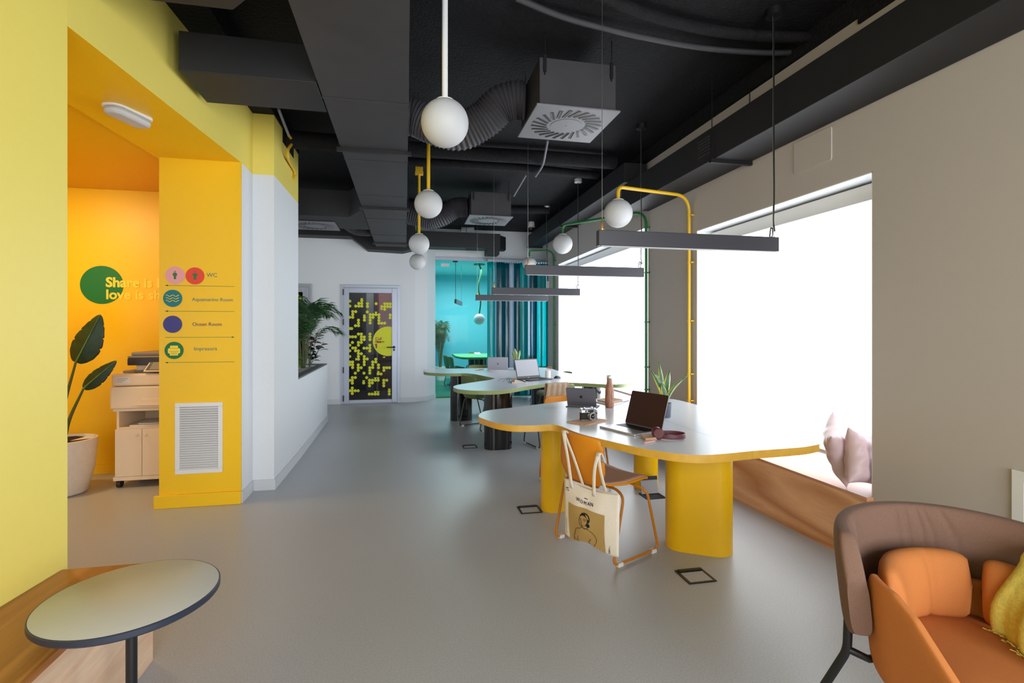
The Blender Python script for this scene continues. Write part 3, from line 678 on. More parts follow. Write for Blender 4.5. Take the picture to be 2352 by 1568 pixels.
# ------------------------------------------------------------------ signs on the column
SY = CY-.001
def sp_(px, py, d=0): p = FY(px, py, SY); p.y = SY-d; return p
def sgn(name, label): return thing(name, label, 'wall sign', (0, 0, 0), 0, 'wayfinding rows on the amber column')
def arrow(t, y0, y1, right=False):
    a, c = sp_(379.5, y0, .001), sp_(538.5, y1, .001); z = (a.z+c.z)/2
    b = MB().box((a.x, SY-.002, z-.0014), (c.x, SY-.0005, z+.0014)); k = 1 if right else -1; e = c.x if right else a.x
    b.prism([(0, 0), (-.018*k, .0065), (-.018*k, -.0065)], 0, .0015, on_wall((e, SY-.0005, z)))
    link('arrow', b, 'dark_green_ink', t, smooth=False)
def discs(t, px, py, r, m): link('disc', MB().disc((0, 0, 0), r, 48, on_wall(sp_(px, py)), .0015), m, t, smooth=False)
def lettering(t, s, px, py, size, m, w=0.): link('lettering', text_mesh(s, size, on_wall(sp_(px, py, .001)), MB(), w), m, t, smooth=False)
R = FOC
k = .00324     # metres per pixel of height on this wall
t = sgn('restroom_sign', 'WC row with pink and red pictogram discs on the amber column')
discs(t, 402.3, 632, .0685, 'pink_dot'); discs(t, 448, 633.5, .0665, 'red_dot')
def person(t, px, py, skirt):
    M = on_wall(sp_(px, py, .0015)); b = MB().disc((0, .0285, 0), .0055, 14, M, .001)
    body = [(-.010, .020), (.010, .020), (.016, .006), (.013, -.004), (.008, -.006), (.008, -.030), (-.008, -.030), (-.008, -.006), (-.013, -.004), (-.016, .006)]
    if not skirt: body = [(-.016, .018), (.016, .018), (.017, .002), (.010, .0), (.009, -.031), (-.009, -.031), (-.010, .0), (-.017, .002)]
    b.prism(body[::-1], 0, .001, M); link('pictogram', b, 'dark_green_ink', t, smooth=False)
person(t, 402, 632, True); person(t, 448, 633, False)
lettering(t, 'WC', 474.5, 635.5, .044, 'teal_ink'); arrow(t, 656, 657)
t = sgn('aquamarine_room_sign', 'Aquamarine Room row with three waves in a teal disc')
discs(t, 396.8, 685, .0665, 'teal_dot'); b = MB()
for j in range(3):
    c = sp_(396.8, 679+6*j, .002)
    b.tube([Vector((c.x-.046+.092*u/24, c.y-.0015, c.z+.0055*math.sin(u/24*4.3*PI+.9))) for u in range(25)], .0022, 6)
link('waves', b, 'letter_yellow', t); lettering(t, 'Aquamarine Room', 441, 691, .0385, 'teal_ink'); arrow(t, 714.5, 715)
t = sgn('ocean_room_sign', 'Ocean Room row with a plain indigo disc')
discs(t, 396.6, 744.5, .0665, 'navy_dot'); lettering(t, 'Ocean Room', 441.5, 748, .039, 'purple_ink'); arrow(t, 774.5, 774, True)
t = sgn('printer_sign', 'Impresora row with a printer pictogram in a green disc')
discs(t, 400, 804.5, .0665, 'green_dot')
M = on_wall(sp_(400, 804.5, .0015)); b = MB()
b.prism([tuple(p+Vector((0, -.003))) for p in rrect(.085, .040, .008)], 0, .001, M).prism([tuple(p+Vector((0, .026))) for p in rrect(.056, .022, .005)], 0, .001, M)
b.prism([tuple(p+Vector((0, -.023))) for p in rrect(.058, .032, .004)], .001, .002, M); link('pictogram', b, 'letter_yellow', t, smooth=False)
b = MB()
for q in (-.019, -.028): b.box((-.021, q, .0022), (.021, q+.002, .0028), M)
b.box((-.032, -.0085, .0018), (.032, -.0065, .0022), M); link('pictogram_lines', b, 'green_dot', t, smooth=False)
lettering(t, 'Impresora', 445, 804.5, .040, 'teal_ink'); arrow(t, 832, 831)
# slogan on the alcove wall
t = thing('wall_slogan', 'green disc and yellow slogan lettering on the orange alcove wall', 'wall lettering', (-2.8, 5.54, 1.8)); AY = 5.549
c = FY(234, 654, AY); rr = (FY(284, 654, AY).x-FY(184, 654, AY).x)/2
link('disc', MB().disc((0, 0, 0), rr, 56, on_wall((c.x, AY, c.z)), .0015), 'green_dot', t, True, smooth=False)
b = MB(); p = FY(243, 658, AY); text_mesh('Share is love,', .127, on_wall((p.x, AY-.002, p.z)), b, .0045)
p = FY(243, 686, AY); text_mesh('love is sharing', .127, on_wall((p.x, AY-.002, p.z)), b, .0035)
link('lettering', b, 'letter_yellow', t, True, smooth=False)
# ================================================================== FURNITURE
# plywood window seats
t = thing('window_bench', 'long plywood window seat along the nearer window, holding two pink cushions', 'bench', (2.73, 3.37, 0), 0, 'plywood window seats')
link('front_panel', MB().box((2.612, 2.457, .0), (2.63, 4.283, .387)).box((2.63, 2.457, .0), (2.6585, 2.475, .387)), 'bench_front', t, True, smooth=False)
link('seat_board', MB().box((2.612, 2.457, .387), (2.6585, 4.283, .405)).box((2.6585, 2.473, .387), (2.862, 4.277, .405)), 'bench_top', t, True, smooth=False)
t = thing('window_bench', 'plywood window seat along the far window, seen behind the yellow table', 'bench', (2.73, 6.9, 0), 0, 'plywood window seats')
link('front_panel', MB().box((2.612, 5.262, .0), (2.63, 8.64, .387)), 'bench_front', t, True, smooth=False)
link('seat_board', MB().box((2.612, 5.262, .387), (2.655, 8.64, .405)).box((2.655, 5.258, .387), (2.862, 8.642, .405)), 'bench_top', t, True, smooth=False)
t = thing('entrance_bench', 'plywood bench against the lemon yellow wall under the small round table', 'bench', (-1.2, 1.2, 0))
fx = -1.030
yb = 2.375
link('front_panel', MB().box((fx-.018, -.5, 0), (fx, yb, .385)).box((wl(yb)+.02, yb-.018, 0), (fx-.018, yb, .385)), 'plywood_pale', t, True, smooth=False)
link('seat_board', MB().prism([(fx, -.5), (fx, yb), (wl(yb)+.004, yb), (wl(-.5)+.004, -.5)], .385, .408), 'plywood_oak', t, True, smooth=False)
# small round table
rc = Vector((-.891, 1.908))
t = thing('side_table', 'small round side table with grey-white top and dark rim on a black pole', 'side table', (rc.x, rc.y, 0))
link('tabletop', MB().lathe([(.245, .478), (.2525, .483), (.2525, .4995), (.251, .5005)], (0,0,0), 72), 'table_white', t)
link('rim', MB().lathe([(.235, .4765), (.2535, .4765), (.257, .481), (.257, .497), (.2545, .4998), (.2528, .4998), (.2528, .482)], (0,0,0), 72), 'table_edge', t)
link('pole', MB().lathe([(.0165, .012), (.0165, .477)], (0,0,0), 20), 'black_metal', t)
link('base', MB().lathe([(.13, 0), (.13, .008), (.02, .014)], (0,0,0), 40), 'black_metal', t)
# freeform tables
T1 = [(1099,956),(1113,962.6),(1140.7,971),(1172.6,976),(1204.5,977),(1236,976.4),(1268,974.7),(1289.5,979),(1325.4,993.5),(1373.9,1006.4),(1422,1017.7),(1470.8,1028.4),(1519.3,1036.5),(1551.6,1041),(1593.6,1044.2),(1632.4,1044.2),(1680.9,1040.3),(1727.7,1035.5),(1794,1030.6),(1842.4,1026.8),(1868.3,1022.6),(1882.8,1017.7),(1872,1006),(1826,992),(1729,969),(1648,943),(1596,928),(1561,919),(1535.5,915.3),(1480,913.5),(1400,914.5),(1321.4,919),(1257.6,925.4),(1189.6,934.4),(1151.3,938.2),(1119.4,942.4),(1104.6,947.7)]
T2 = [(973,851),(979,854.8),(1013,857),(1040,857.2),(1066.3,857),(1087.6,858.5),(1108.8,862.7),(1126,866.3),(1136,868.5),(1125.8,871.8),(1108.8,874.4),(1077,879),(1053.5,883),(1043,886),(1041.8,889.3),(1053.5,893.5),(1077,896),(1108.8,897),(1140.7,896.3),(1172.6,893),(1215,886),(1257.6,879.7),(1278.9,877.8),(1300,878.2),(1342.7,879.7),(1395.8,882.5),(1427.7,881.8),(1444.7,878.7),(1449,875),(1400,868.5),(1338,860.6),(1310.8,857.4),(1285,852),(1260,845),(1236.4,843.6),(1172.6,844),(1121.6,845),(1066,845.7),(1002.5,846.3),(977,848)]
TZ = .74
def ftable(outline, label, edge, legs, legm, seams):
    L = smooth_loop([FZ(x, y, TZ).to_2d() for x, y in outline], 5)
    cx = sum(p.x for p in L)/len(L); cy = sum(p.y for p in L)/len(L)
    t = thing('meeting_table', label, 'table', (cx, cy, 0))
    ins = offset_loop(L, -.0015)
    link('tabletop', MB().prism([tuple(p) for p in ins], TZ-.040, TZ), 'laminate', t, True, angle=50, bevel=.001)
    link('edge_band', MB().band([p for p in L], [p for p in offset_loop(L, -.0016)], TZ-.042, TZ-.0006), edge, t, True, angle=50)
    for s_ in seams:
        ys = [L[i].lerp(L[(i+1) % len(L)], (s_[0][0]-L[i].x)/(L[(i+1) % len(L)].x-L[i].x)).y for i in range(len(L)) if (L[i].x-s_[0][0])*(L[(i+1) % len(L)].x-s_[0][0]) < 0]
        a, c = Vector((s_[0][0], min(ys)-.0004)), Vector((s_[0][0], max(ys)+.0004)); d = (c-a).normalized(); n = Vector((-d.y, d.x))*.0005
        b = MB().prism([tuple(a-n), tuple(c-n), tuple(c+n), tuple(a+n)], TZ-.042, TZ+.0003)
        link('joint_line', b, 'laptop_grey', t, True, smooth=False)
    for (lx, ly, a, w, d) in legs:
        hw = (w-d)/2; pts = []
        for k in range(17): q = -PI/2+PI*k/16; pts.append((hw+d/2*math.cos(q), d/2*math.sin(q)))
        for k in range(17): q = PI/2+PI*k/16; pts.append((-hw+d/2*math.cos(q), d/2*math.sin(q)))
        M = Matrix.Translation((lx, ly, 0)) @ Matrix.Rotation(math.radians(a), 4, 'Z')
        link('leg', MB().prism(pts, 0, TZ-.041, M), legm, t, True, angle=30)
    return t
ftable(T1, 'white freeform table with a yellow edge on fat yellow legs, in the foreground', 'edge_yellow',
       [(1.812, 2.90, -32, .40, .215), (1.138, 3.835, 73, .36, .192), (2.09, 4.17, 63, .36, .205)], 'leg_yellow', [((1.781, 2.341), (1.781, 4.335))])
ftable(T2, 'white freeform table with a sage green edge on glossy black legs, behind the yellow one', 'edge_green',
       [(1.055, 5.80, 0, .33, .22), (.83, 7.70, 0, .33, .22), (2.18, 8.95 if False else 7.9, 40, .36, .22), (1.42, 7.55, 60, .33, .22), (2.30, 6.1, 60, .34, .22)][:2]+[(2.135, 8.0, 80, .34, .27), (2.33, 6.12, 70, .34, .22)], 'leg_black', [((1.62, 5.75), (1.62, 8.3))])
# chairs ------------------------------------------------------------
def make_chair(label, shell, pad, frame, loc, rz, group, name='shell_chair'):
    t = thing(name, label, 'chair', (loc[0], loc[1], 0), rz, group)
    # seat shell: profile runs front edge -> waist
    def seat(u, v):
        y = .215-.40*u; w = .215*(1-.12*u**2)*(math.sin(min(1, (u+.09)/.30)*PI/2))**.55*(1-.34*max(0, u-.62)/.38)
        x = (2*v-1)*w
        z = .437+.010*math.cos(u*PI)+.012*(2*v-1)**2-.026*max(0, .22-u)/.22+.02*max(0, u-.85)/.15
        return Vector((x, y, z))
    o = link('seat', MB().grid(seat, 18, 13), shell, t, solid=.012)
    def padf(u, v): p = seat(.045+.86*u, .5+.47*(2*v-1)); p.z += .010; return p
    link('seat_pad', MB().grid(padf, 16, 11), pad, t, solid=.008)
    def back(u, v):
        # u 0 at the waist, 1 at the top
        z = .432+.315*u; y = -.205-.078*u-.012*math.sin(PI*u)
        w = .125+.062*min(1, u/.30)**.8-.012*max(0, (u-.45)/.55)
        if u > .86: w *= (1-((u-.86)/.14)**2*.12)
        s_ = 2*v-1; y += .050*s_*s_*min(1, .3+u)
        z -= .014*s_**4*max(0, (u-.6)/.4)+.0
        return Vector((s_*w+.02*u, y, z))
    link('backrest', MB().grid(back, 20, 15), shell, t, solid=.012)
    r = .0085
    for s_ in (-1, 1):
        X = .252*s_; x2 = .170*s_
        path = fillet([(x2*.5, -.085, .415), (x2, -.088, .418), (X, -.115, .395), (X, -.205, r+.006), (X, .205, r+.006), (X, .095, .395), (x2, .07, .418), (x2*.5, .07, .417)], .05, 5)
        l = link('sled_leg', MB().tube(path, r, 10), frame, t)
        for yy in (-.150, .155): link('glide', MB().box((X-.014, yy-.020, 0), (X+.014, yy+.020, .022)), 'white_plastic', l, smooth=False, bevel=.003)
    link('under_frame', MB().tube([(-.09, -.085, .415), (.09, -.085, .415)], r, 8).tube([(-.09, .07, .417), (.09, .07, .417)], r, 8), frame, t)
    return t
G1 = 'mustard chairs at the yellow table'; G2 = 'olive green chairs at the green-edged table'
CH = (1.252, 3.056); CRZ = math.radians(-65.3)
ch1 = make_chair('mustard shell chair with a tote bag hung on its back, in the foreground', 'chair_mustard', 'chair_pad', 'chair_frame', CH, CRZ, G1)
ch2 = copy_tree(ch1); ch2.location = (1.49, 4.36, 0); ch2.rotation_euler = (0, 0, math.radians(188)); ch2['label'] = 'mustard shell chair on the far side of the yellow table behind the small tablet'
g1_ = make_chair('olive chair tucked into the left hollow of the green-edged table', 'chair_green', 'chair_green', 'green_frame', (1.04, 7.02), math.radians(-63.5), G2)
g2_ = make_chair('olive chair with a beige cardigan over its back, near side of the green-edged table', 'chair_green', 'chair_green_pad', 'green_frame', (1.70, 5.86), math.radians(14), G2)
g3_ = copy_tree(g2_); g3_.location = (2.12, 7.15, 0); g3_.rotation_euler = (0, 0, math.radians(95)); g3_['label'] = 'olive chair at the window end of the green-edged table, only its back top showing'
g4_ = copy_tree(g1_); g4_.location = (1.23, 8.62, 0); g4_.rotation_euler = (0, 0, math.radians(170)); g4_['label'] = 'olive chair behind the closed silver laptop at the far edge of the green-edged table'
# cardigan on the chair back
def cardigan(parent_loc, rz):
    M = Matrix.Translation((parent_loc[0], parent_loc[1], 0)) @ Matrix.Rotation(rz, 4, 'Z')
    def f(u, v):
        x = -.215+.285*v; s_ = u*2
        if s_ < 1.3: z = .745-.34*(1-s_/1.3); y = -.308+.05*(1-s_/1.3)-.010*math.sin(v*26)*(1-.4*s_/1.3)-.03*(1-s_/1.3); x -= .05*(1-s_/1.3)*(1-v)
        elif s_ < 1.5: a = (s_-1.3)/.2*PI; z = .752+.012*math.sin(a); y = -.308+.052*(1-math.cos(a))/2
        else: z = .752-.25*(s_-1.5)/.5; y = -.250+.03*(s_-1.5)/.5+.004*math.sin(v*20)
        return M @ Vector((x, y, z))
    o = single('cardigan', MB().grid(f, 40, 36), 'beige_knit', 'beige knitted cardigan draped over the olive chair behind the mustard chair', 'cardigan', solid=.008)
cardigan((1.70, 5.86), math.radians(14))
# tote bag on chair 1 ------------------------------------------------
CM = Matrix.Translation((CH[0], CH[1], 0)) @ Matrix.Rotation(CRZ, 4, 'Z')
bt = thing('tote_bag', 'cream canvas tote bag with a line-drawn woman, hanging on the mustard chair', 'tote bag', (CH[0], CH[1], .05), CRZ)
BW, BH, BT, BY = .225, .345, .455, -.262     # half width, height, top z, plane y  (outer face towards -y)
BX = .125
def bface(side):
    def f(u, v):
        x = BX+(2*u-1)*BW*(1-.035*(1-v)+.0*v); z = BT-BH*(1-v)-.018*math.sin(PI*u)*v*(1 if side < 0 else .6)+.012*(u-.5)
        z -= .012*math.sin(3*PI*u)*(1-v)
        bulge = math.sin(PI*u)*(.012+.022*math.sin(PI*min(1, v*1.05)))
        wr = .004*math.sin(9*u+5*v)+.003*math.sin(17*u-9*v)
        y = BY+side*bulge+wr*(1-abs(2*u-1))
        return Vector((x, y, z))
    return f
off = Vector((0, 0, -.05))
fo, fi = bface(-1), bface(1)
b = MB(); b.grid(lambda u, v: fo(u, v)+off, 26, 26); b.grid(lambda u, v: fi(u, v)+off+Vector((0, .002, 0)), 20, 20)
link('bag_body', b, 'canvas', bt, solid=.0015)
def onbag(u, v, d=.003): p = fo(u, v)+off; p.y -= d; return p
def patch(u0, u1, v0, v1, m, name, d=.003): link(name, MB().grid(lambda a, c: onbag(u0+(u1-u0)*a, v0+(v1-v0)*c, d), 16, 16), m, bt)
patch(.115, .80, .01, .645, 'print_tan', 'printed_panel')
def bagtext(s, u, v, size, m, name, rot=0., w=0.):
    p = onbag(u, v, .0045); M = Matrix.Translation(p) @ Matrix.Rotation(PI/2, 4, 'X') @ Matrix.Rotation(rot, 4, 'Z')
    link(name, text_mesh(s, size, M, MB(), w), m, bt, smooth=False)
for ch_, u_, v_ in (('W', .295, .742), ('O', .372, .724), ('M', .437, .712), ('A', .507, .718), ('N', .563, .730)): bagtext(ch_, u_, v_, .030, 'ink_navy', 'letter', 0, 0.)
p = onbag(.468, .822, .0045); link('lettering', MB().cbox(p+Vector((0, 0, .0)), (.026, .001, .004)), 'ink_navy', bt, smooth=False)
bagtext('SEPT\n17.18', .052, .85, .012, 'ink_navy', 'small_lettering'); bagtext('DECOCOO', .875, .03, .017, 'ink_navy', 'small_lettering', PI/2)
link('script_line', MB().tube([onbag(.052+.008*math.sin(k*1.9), .05+.28*k/40, .004) for k in range(41)], .0007, 4), 'ink', bt)
def line(pts, r, name='drawn_line', m='ink'):
    P = smooth_path([onbag(.115+.685*x, .01+.635*y, .0045) for x, y in pts], 5)
    return (P, r)
lines = [[(.17,.0),(.16,.10),(.20,.22),(.26,.37),(.38,.40),(.46,.46),(.455,.52)], [(.60,.50),(.60,.43),(.68,.385),(.78,.32),(.81,.22),(.77,.10),(.73,.0)], [(.62,.0),(.60,.06),(.66,.17)], [(.29,.0),(.28,.07),(.285,.15)],
         [(.17,.10),(.21,.06),(.26,.03)], [(.46,.46),(.53,.43),(.60,.455)], [(.475,.445),(.54,.415),(.61,.44)],
         [(.40,.74),(.375,.66),(.385,.56),(.42,.50),(.46,.475),(.52,.50),(.58,.56),(.60,.64)], [(.445,.64),(.44,.58),(.455,.555),(.47,.565)], [(.44,.525),(.455,.518),(.475,.525)], [(.40,.645),(.42,.655),(.44,.645)], [(.50,.645),(.53,.66),(.565,.648)], [(.39,.675),(.42,.69),(.44,.68)], [(.49,.68),(.53,.70),(.57,.685)]]
b = MB()
for q in lines:
    P, r = line(q, .0009); b.tube(P, .0011, 5)
link('drawn_lines', b, 'ink', bt)
def poly(pts, name):
    b = MB(); c = [onbag(.115+.685*x, .01+.635*y, .0043) for x, y in pts]; V = [b.bm.verts.new(p) for p in c]; b.face(V); link(name, b, 'ink', bt, smooth=False, solid=.0006)
poly([(.385,.73),(.40,.79),(.44,.85),(.50,.88),(.58,.875),(.64,.83),(.665,.76),(.66,.68),(.62,.60),(.595,.64),(.60,.72),(.56,.765),(.50,.79),(.44,.78)], 'drawn_hair')
poly([(.60+.045*math.cos(a)+.01, .545+.062*math.sin(a)) for a in [2*PI*k/20 for k in range(20)]], 'drawn_bun')
for (xa, xt, yt, zt, nm) in ((-.115, -.060, -.291, .747, 'left'), (.070, .205, -.270, .655, 'right')):
    for dx_, yy, side in ((-.014, BY-.018, -1), (.022, BY+.030, 1)):
        a = Vector((BX+xa+dx_*1.6, yy, BT-.045)); 
        m1 = Vector(((BX+xa+xt)/2+dx_, (-.292 if side < 0 else -.275), (BT+zt)/2))
        tp = Vector((xt+BX*0+dx_*.3, yt-.012, zt-.008)); over = Vector((xt+dx_*.3, yt+.004, zt+.004 if nm == 'left' else zt+.012)); dn = Vector((xt+dx_*.3, yt+.036, zt-.05))
        P = smooth_path([a, m1, tp, over] + ([dn] if True else []), 6)
        def st(u, v, P=P):
            i = u*(len(P)-1); j = min(int(i), len(P)-2); p = P[j].lerp(P[j+1], i-j); return p+off+Vector((.0125*(2*v-1), 0, 0))
        link('strap', MB().grid(st, 24, 4), 'canvas', bt, solid=.002)
# floor outlet boxes --------------------------------------------------
def floorbox(cx, cy, w, d, rz, label, up=0):
    t = thing('floor_box', label, 'floor outlet', (cx, cy, 0), rz, 'floor outlet boxes')
    link('frame', MB().band([Vector(p) for p in ((-w/2, -d/2), (w/2, -d/2), (w/2, d/2), (-w/2, d/2))], [Vector(p) for p in ((-w/2+.014, -d/2+.010), (w/2-.014, -d/2+.010), (w/2-.014, d/2-.034), (-w/2+.014, d/2-.034))], 0, .006), 'black_metal', t, smooth=False)
    if up:
        link('recess', MB().box((-w/2+.01, -d/2+.01, 0), (w/2-.01, d/2-.03, .003)), 'black', t, smooth=False)
        M = Matrix.Translation((0, d/2-.03, .006)) @ Matrix.Rotation(math.radians(78), 4, 'X')
        link('lid', MB().box((-w/2+.01, 0, 0), (w/2-.01, d-.045, .008), M), 'floor_steel', t, smooth=False)
        link('lid_edge', MB().box((-w/2+.01, d-.045, -.002), (w/2-.01, d-.015, .012), M), 'black_metal', t, smooth=False)
    else:
        link('lid', MB().box((-w/2+.015, -d/2+.011, 0), (w/2-.015, d/2-.036, .0045)), 'floor_resin', t, smooth=False)
        if up == 0: link('cable_flap', MB().box((-w/2+.012, d/2-.03, .004), (w/2-.012, d/2-.008, .012)), 'black', t, smooth=False)
p = FZ(1597, 1323); floorbox(p.x, p.y, .165, .155, 0, 'closed floor outlet box in the foreground in front of the yellow table leg')
floorbox(1.998, 3.87, .17, .155, 0, 'floor outlet box with its lid standing open beside the back yellow leg', 1)
floorbox(.928, 3.765, .165, .155, 0, 'floor outlet box with a raised black flap left of the yellow leg')
p = FZ(1079, 1026); floorbox(p.x, p.y, .165, .155, 0, 'floor outlet box by the black legs of the green-edged table')
# ------------------------------------------------------------------ things on the yellow table
def V3(v, z): return Vector((v[0], v[1], z))
APPLE = [(0,.36),(.12,.42),(.26,.42),(.40,.30),(.31,.16),(.30,.0),(.36,-.14),(.42,-.20),(.30,-.42),(.16,-.50),(.04,-.45),(-.06,-.45),(-.18,-.50),(-.32,-.38),(-.42,-.12),(-.42,.12),(-.34,.32),(-.20,.42),(-.08,.41)]
def fruit_mark(b, M, s): b.prism([(x*s, y*s) for x, y in APPLE][::-1], 0, .0008, M); b.prism([(x*s, y*s) for x, y in [(.0,.47),(.02,.62),(.16,.74),(.15,.58)]], 0, .0008, M)
def laptop(name, label, o, rz, w, d, h, ang, mbase, mlid, mscreen, mkeys, group=None, mark=False, logo=None):
    t = thing(name, label, 'laptop', (o[0], o[1], TZ), rz)
    # local: x width, hinge at +y, screen faces -y
    link('base', MB().prism([tuple(p) for p in rrect(w, d, .010)], .001, .012), mbase, t, bevel=.001)
    kb = MB(); r0 = d/2-.035
    for r in range(5):
        n = 14
        for c in range(n): kb.box((-w*.41+c*w*.82/n+.001, r0-.0175*(r+1)+.001, .0121), (-w*.41+(c+1)*w*.82/n-.001, r0-.0175*r-.001, .0132))
    k_ = link('keyboard', kb, mkeys, t, smooth=False)
    link('touchpad', MB().box((-w*.14, -d/2+.012, .0121), (w*.14, -d/2+.075, .0124)), mbase, t, smooth=False)
    M = Matrix.Translation((0, d/2-.008, .012)) @ Matrix.Rotation(math.radians(90-ang), 4, 'X') @ Matrix.Rotation(PI/2, 4, 'X')
    # lid plane: local x, y up, z towards +... -y is front
    lid = link('lid', MB().prism([tuple(p+Vector((0, h/2))) for p in rrect(w, h, .010)], -.005, .0, M), mlid, t, bevel=.001)
    link('bezel', MB().prism([tuple(p+Vector((0, h/2))) for p in rrect(w-.004, h-.004, .008)], .0, .001, M), 'laptop_black' if mscreen != 'screen_dark' else 'screen_dark', lid, smooth=False)
    link('display', MB().prism([tuple(p+Vector((0, h/2+.008))) for p in rrect(w-.024, h-.040, .002)], .001, .0015, M), mscreen, lid, smooth=False)
    if mark:
        b = MB(); fruit_mark(b, M @ Matrix.Translation((0, h/2, -.0052)) @ Matrix.Rotation(PI, 4, 'Y'), .032); link('logo', b, 'laptop_grey', lid, smooth=False)
    if logo:
        b = MB(); text_mesh(logo, .014, M @ Matrix.Translation((-.016, .004, .0012)), b); link('logo', b, 'paper', lid, smooth=False)
    return t
# big laptop: near-left corner (1.21,3.125), near (1.325,2.80) is the user edge
e0, e1 = Vector((1.228, 3.118)), Vector((1.335, 2.805)); ax = (e1-e0).normalized(); ang = math.atan2(ax.y, ax.x); up = Vector((-ax.y, ax.x))
ctr = (e0+e1)/2+up*.12
laptop('laptop', 'open dark-screened silver laptop in the foreground on the yellow table', ctr, ang, .322, .235, .222, 107, 'laptop_silver', 'laptop_grey', 'screen_dark', 'keys')
# tablet with folding keyboard
a, c = FZ(1312, 930, TZ), FZ(1373, 933, TZ)
cen = Vector((1.435, 3.985)); 
tb = thing('tablet', 'small grey tablet propped on a keyboard cover on the yellow table', 'tablet', (cen.x, cen.y, TZ), math.radians(180-32+0))
link('keyboard_cover', MB().prism([tuple(p) for p in rrect(.25, .17, .008)], 0, .006), 'slate', tb, bevel=.001)
M = Matrix.Translation((0, .03, .006)) @ Matrix.Rotation(math.radians(-22), 4, 'X') @ Matrix.Rotation(PI/2, 4, 'X')
link('screen_panel', MB().prism([tuple(p+Vector((0, .085))) for p in rrect(.242, .165, .010)], -.004, .002, M), 'laptop_grey', tb, bevel=.001)
b = MB(); fruit_mark(b, M @ Matrix.Translation((0, .09, -.0042)) @ Matrix.Rotation(PI, 4, 'Y'), .028); link('logo', b, 'laptop_black', tb, smooth=False)
# bottle
p = Vector((1.628, 3.885, TZ))
t = thing('water_bottle', 'wood-grain steel water bottle with a silver cap behind the camera', 'bottle', p)
link('body', MB().lathe([(.030, 0), (.0355, .006), (.0358, .14), (.033, .165), (.024, .195), (.0215, .215), (.0215, .228)], (0,0,0), 32), 'bottle_wood', t)
link('cap', MB().lathe([(.0215, .2285), (.0235, .232), (.0235, .258), (.020, .264)], (0,0,0), 32), 'steel', t)
# envelopes / notepads under the camera
def slab(name, label, pts, z0, z1, m, cat, group=None): return single(name, MB().prism(pts, z0, z1), m, label, cat, group, smooth=False)
q = [FZ(x, y, TZ).to_2d() for x, y in ((1302, 970), (1345, 978), (1397, 967), (1350, 960))]
slab('notebook', 'lower brown kraft notebook under the camera, on the white tabletop', [tuple(v) for v in q], TZ+.0005, TZ+.006, 'kraft', 'notebook')
cc = sum(q, Vector((0, 0)))/4; rot = Matrix.Rotation(math.radians(9), 2)
slab('notebook', 'upper kraft notebook turned slightly, directly beneath the vintage camera', [tuple(cc+rot @ ((v-cc)*.93)) for v in q], TZ+.0065, TZ+.010, 'kraft', 'notebook')
# camera
ca, cb = FZ(1331, 967, TZ+.01), FZ(1373, 965, TZ+.01); cm = (ca+cb)/2; ang = math.atan2((cb-ca).y, (cb-ca).x)
t = thing('vintage_camera', 'black and silver vintage film camera standing on the kraft notebooks', 'camera', (cm.x+.012, cm.y+.035, TZ+.0105), ang)
W_ = .128
link('body', MB().prism([tuple(p) for p in rrect(W_, .032, .014)], 0, .052), 'camera_skin', t, bevel=.002)
link('base_plate', MB().prism([tuple(p) for p in rrect(W_, .033, .014)], 0, .003), 'steel', t)
top = link('top_plate', MB().prism([tuple(p) for p in rrect(W_, .033, .014)], .052, .072).box((-.035, -.014, .072), (.03, .014, .080)), 'steel', t, bevel=.0015)
b = MB()
for x, r, h in ((-.052, .011, .010), (.045, .009, .008), (.025, .007, .008), (-.03, .006, .006)): b.lathe([(r, 0), (r, h)], (x, 0, .072 if abs(x) > .04 else .08), 18)
link('dials', b, 'steel', t)
b = MB(); R_ = Matrix.Rotation(PI/2, 4, 'X')
b.lathe([(.030, .016), (.030, .026), (.027, .03), (.026, .046), (.028, .046), (.028, .052), (.021, .052), (.019, .046)], (0, 0, 0), 32, M=Matrix.Translation((.014, 0, .030)) @ R_)
link('lens_barrel', b, 'steel', t); link('lens', MB().sph((.014, -.040, .030), .0185, 20, 12), 'lens_glass', t)
link('viewfinder', MB().box((-.012, -.0172, .057), (.03, -.0165, .068)).lathe([(.006, 0), (.006, .002)], (0,0,0), 14, M=Matrix.Translation((-.026, -.0165, .062)) @ R_), 'lens_glass', t, smooth=False)
link('lug', MB().lathe([(.004, 0), (.004, .006)], (0,0,0), 10, M=Matrix.Translation((W_/2-.002, 0, .055)) @ Matrix.Rotation(PI/2, 4, 'Y')), 'steel', t)
# headphones
hp = Vector((1.52, 2.722, TZ)); t = thing('headphones', 'burgundy over-ear headphones with brass joints lying by the laptop', 'headphones', hp, math.radians(-12))
path = [Vector((.075*math.cos(a)*1.12, .066*math.sin(a), .020)) for a in [math.radians(d) for d in range(-150, 151, 10)]]
def hb(u, v, P=path):
    i = u*(len(P)-1); j = min(int(i), len(P)-2); p = P[j].lerp(P[j+1], i-j); return p+Vector((0, 0, .012*(2*v-1)))
link('headband', MB().grid(hb, 40, 5), 'burgundy', t, solid=.006)
for sgn_, z in ((1, 0), (-1, 0)):
    M = Matrix.Translation((-.078, .022*sgn_-.012, .033)) @ Matrix.Rotation(math.radians(78*1), 4, 'X') @ Matrix.Rotation(math.radians(20*sgn_), 4, 'Y')
    ec = link('ear_cup', MB().lathe([(.024, -.010), (.032, -.006), (.033, .004), (.026, .012), (.0, .013)], (0,0,0), 24, M=M), 'burgundy', t)
    link('joint', MB().box((-.072, -.004, .010), (-.055, .004, .034), Matrix.Translation((0, .036*sgn_, 0))), 'brass', t, smooth=False, bevel=.002)
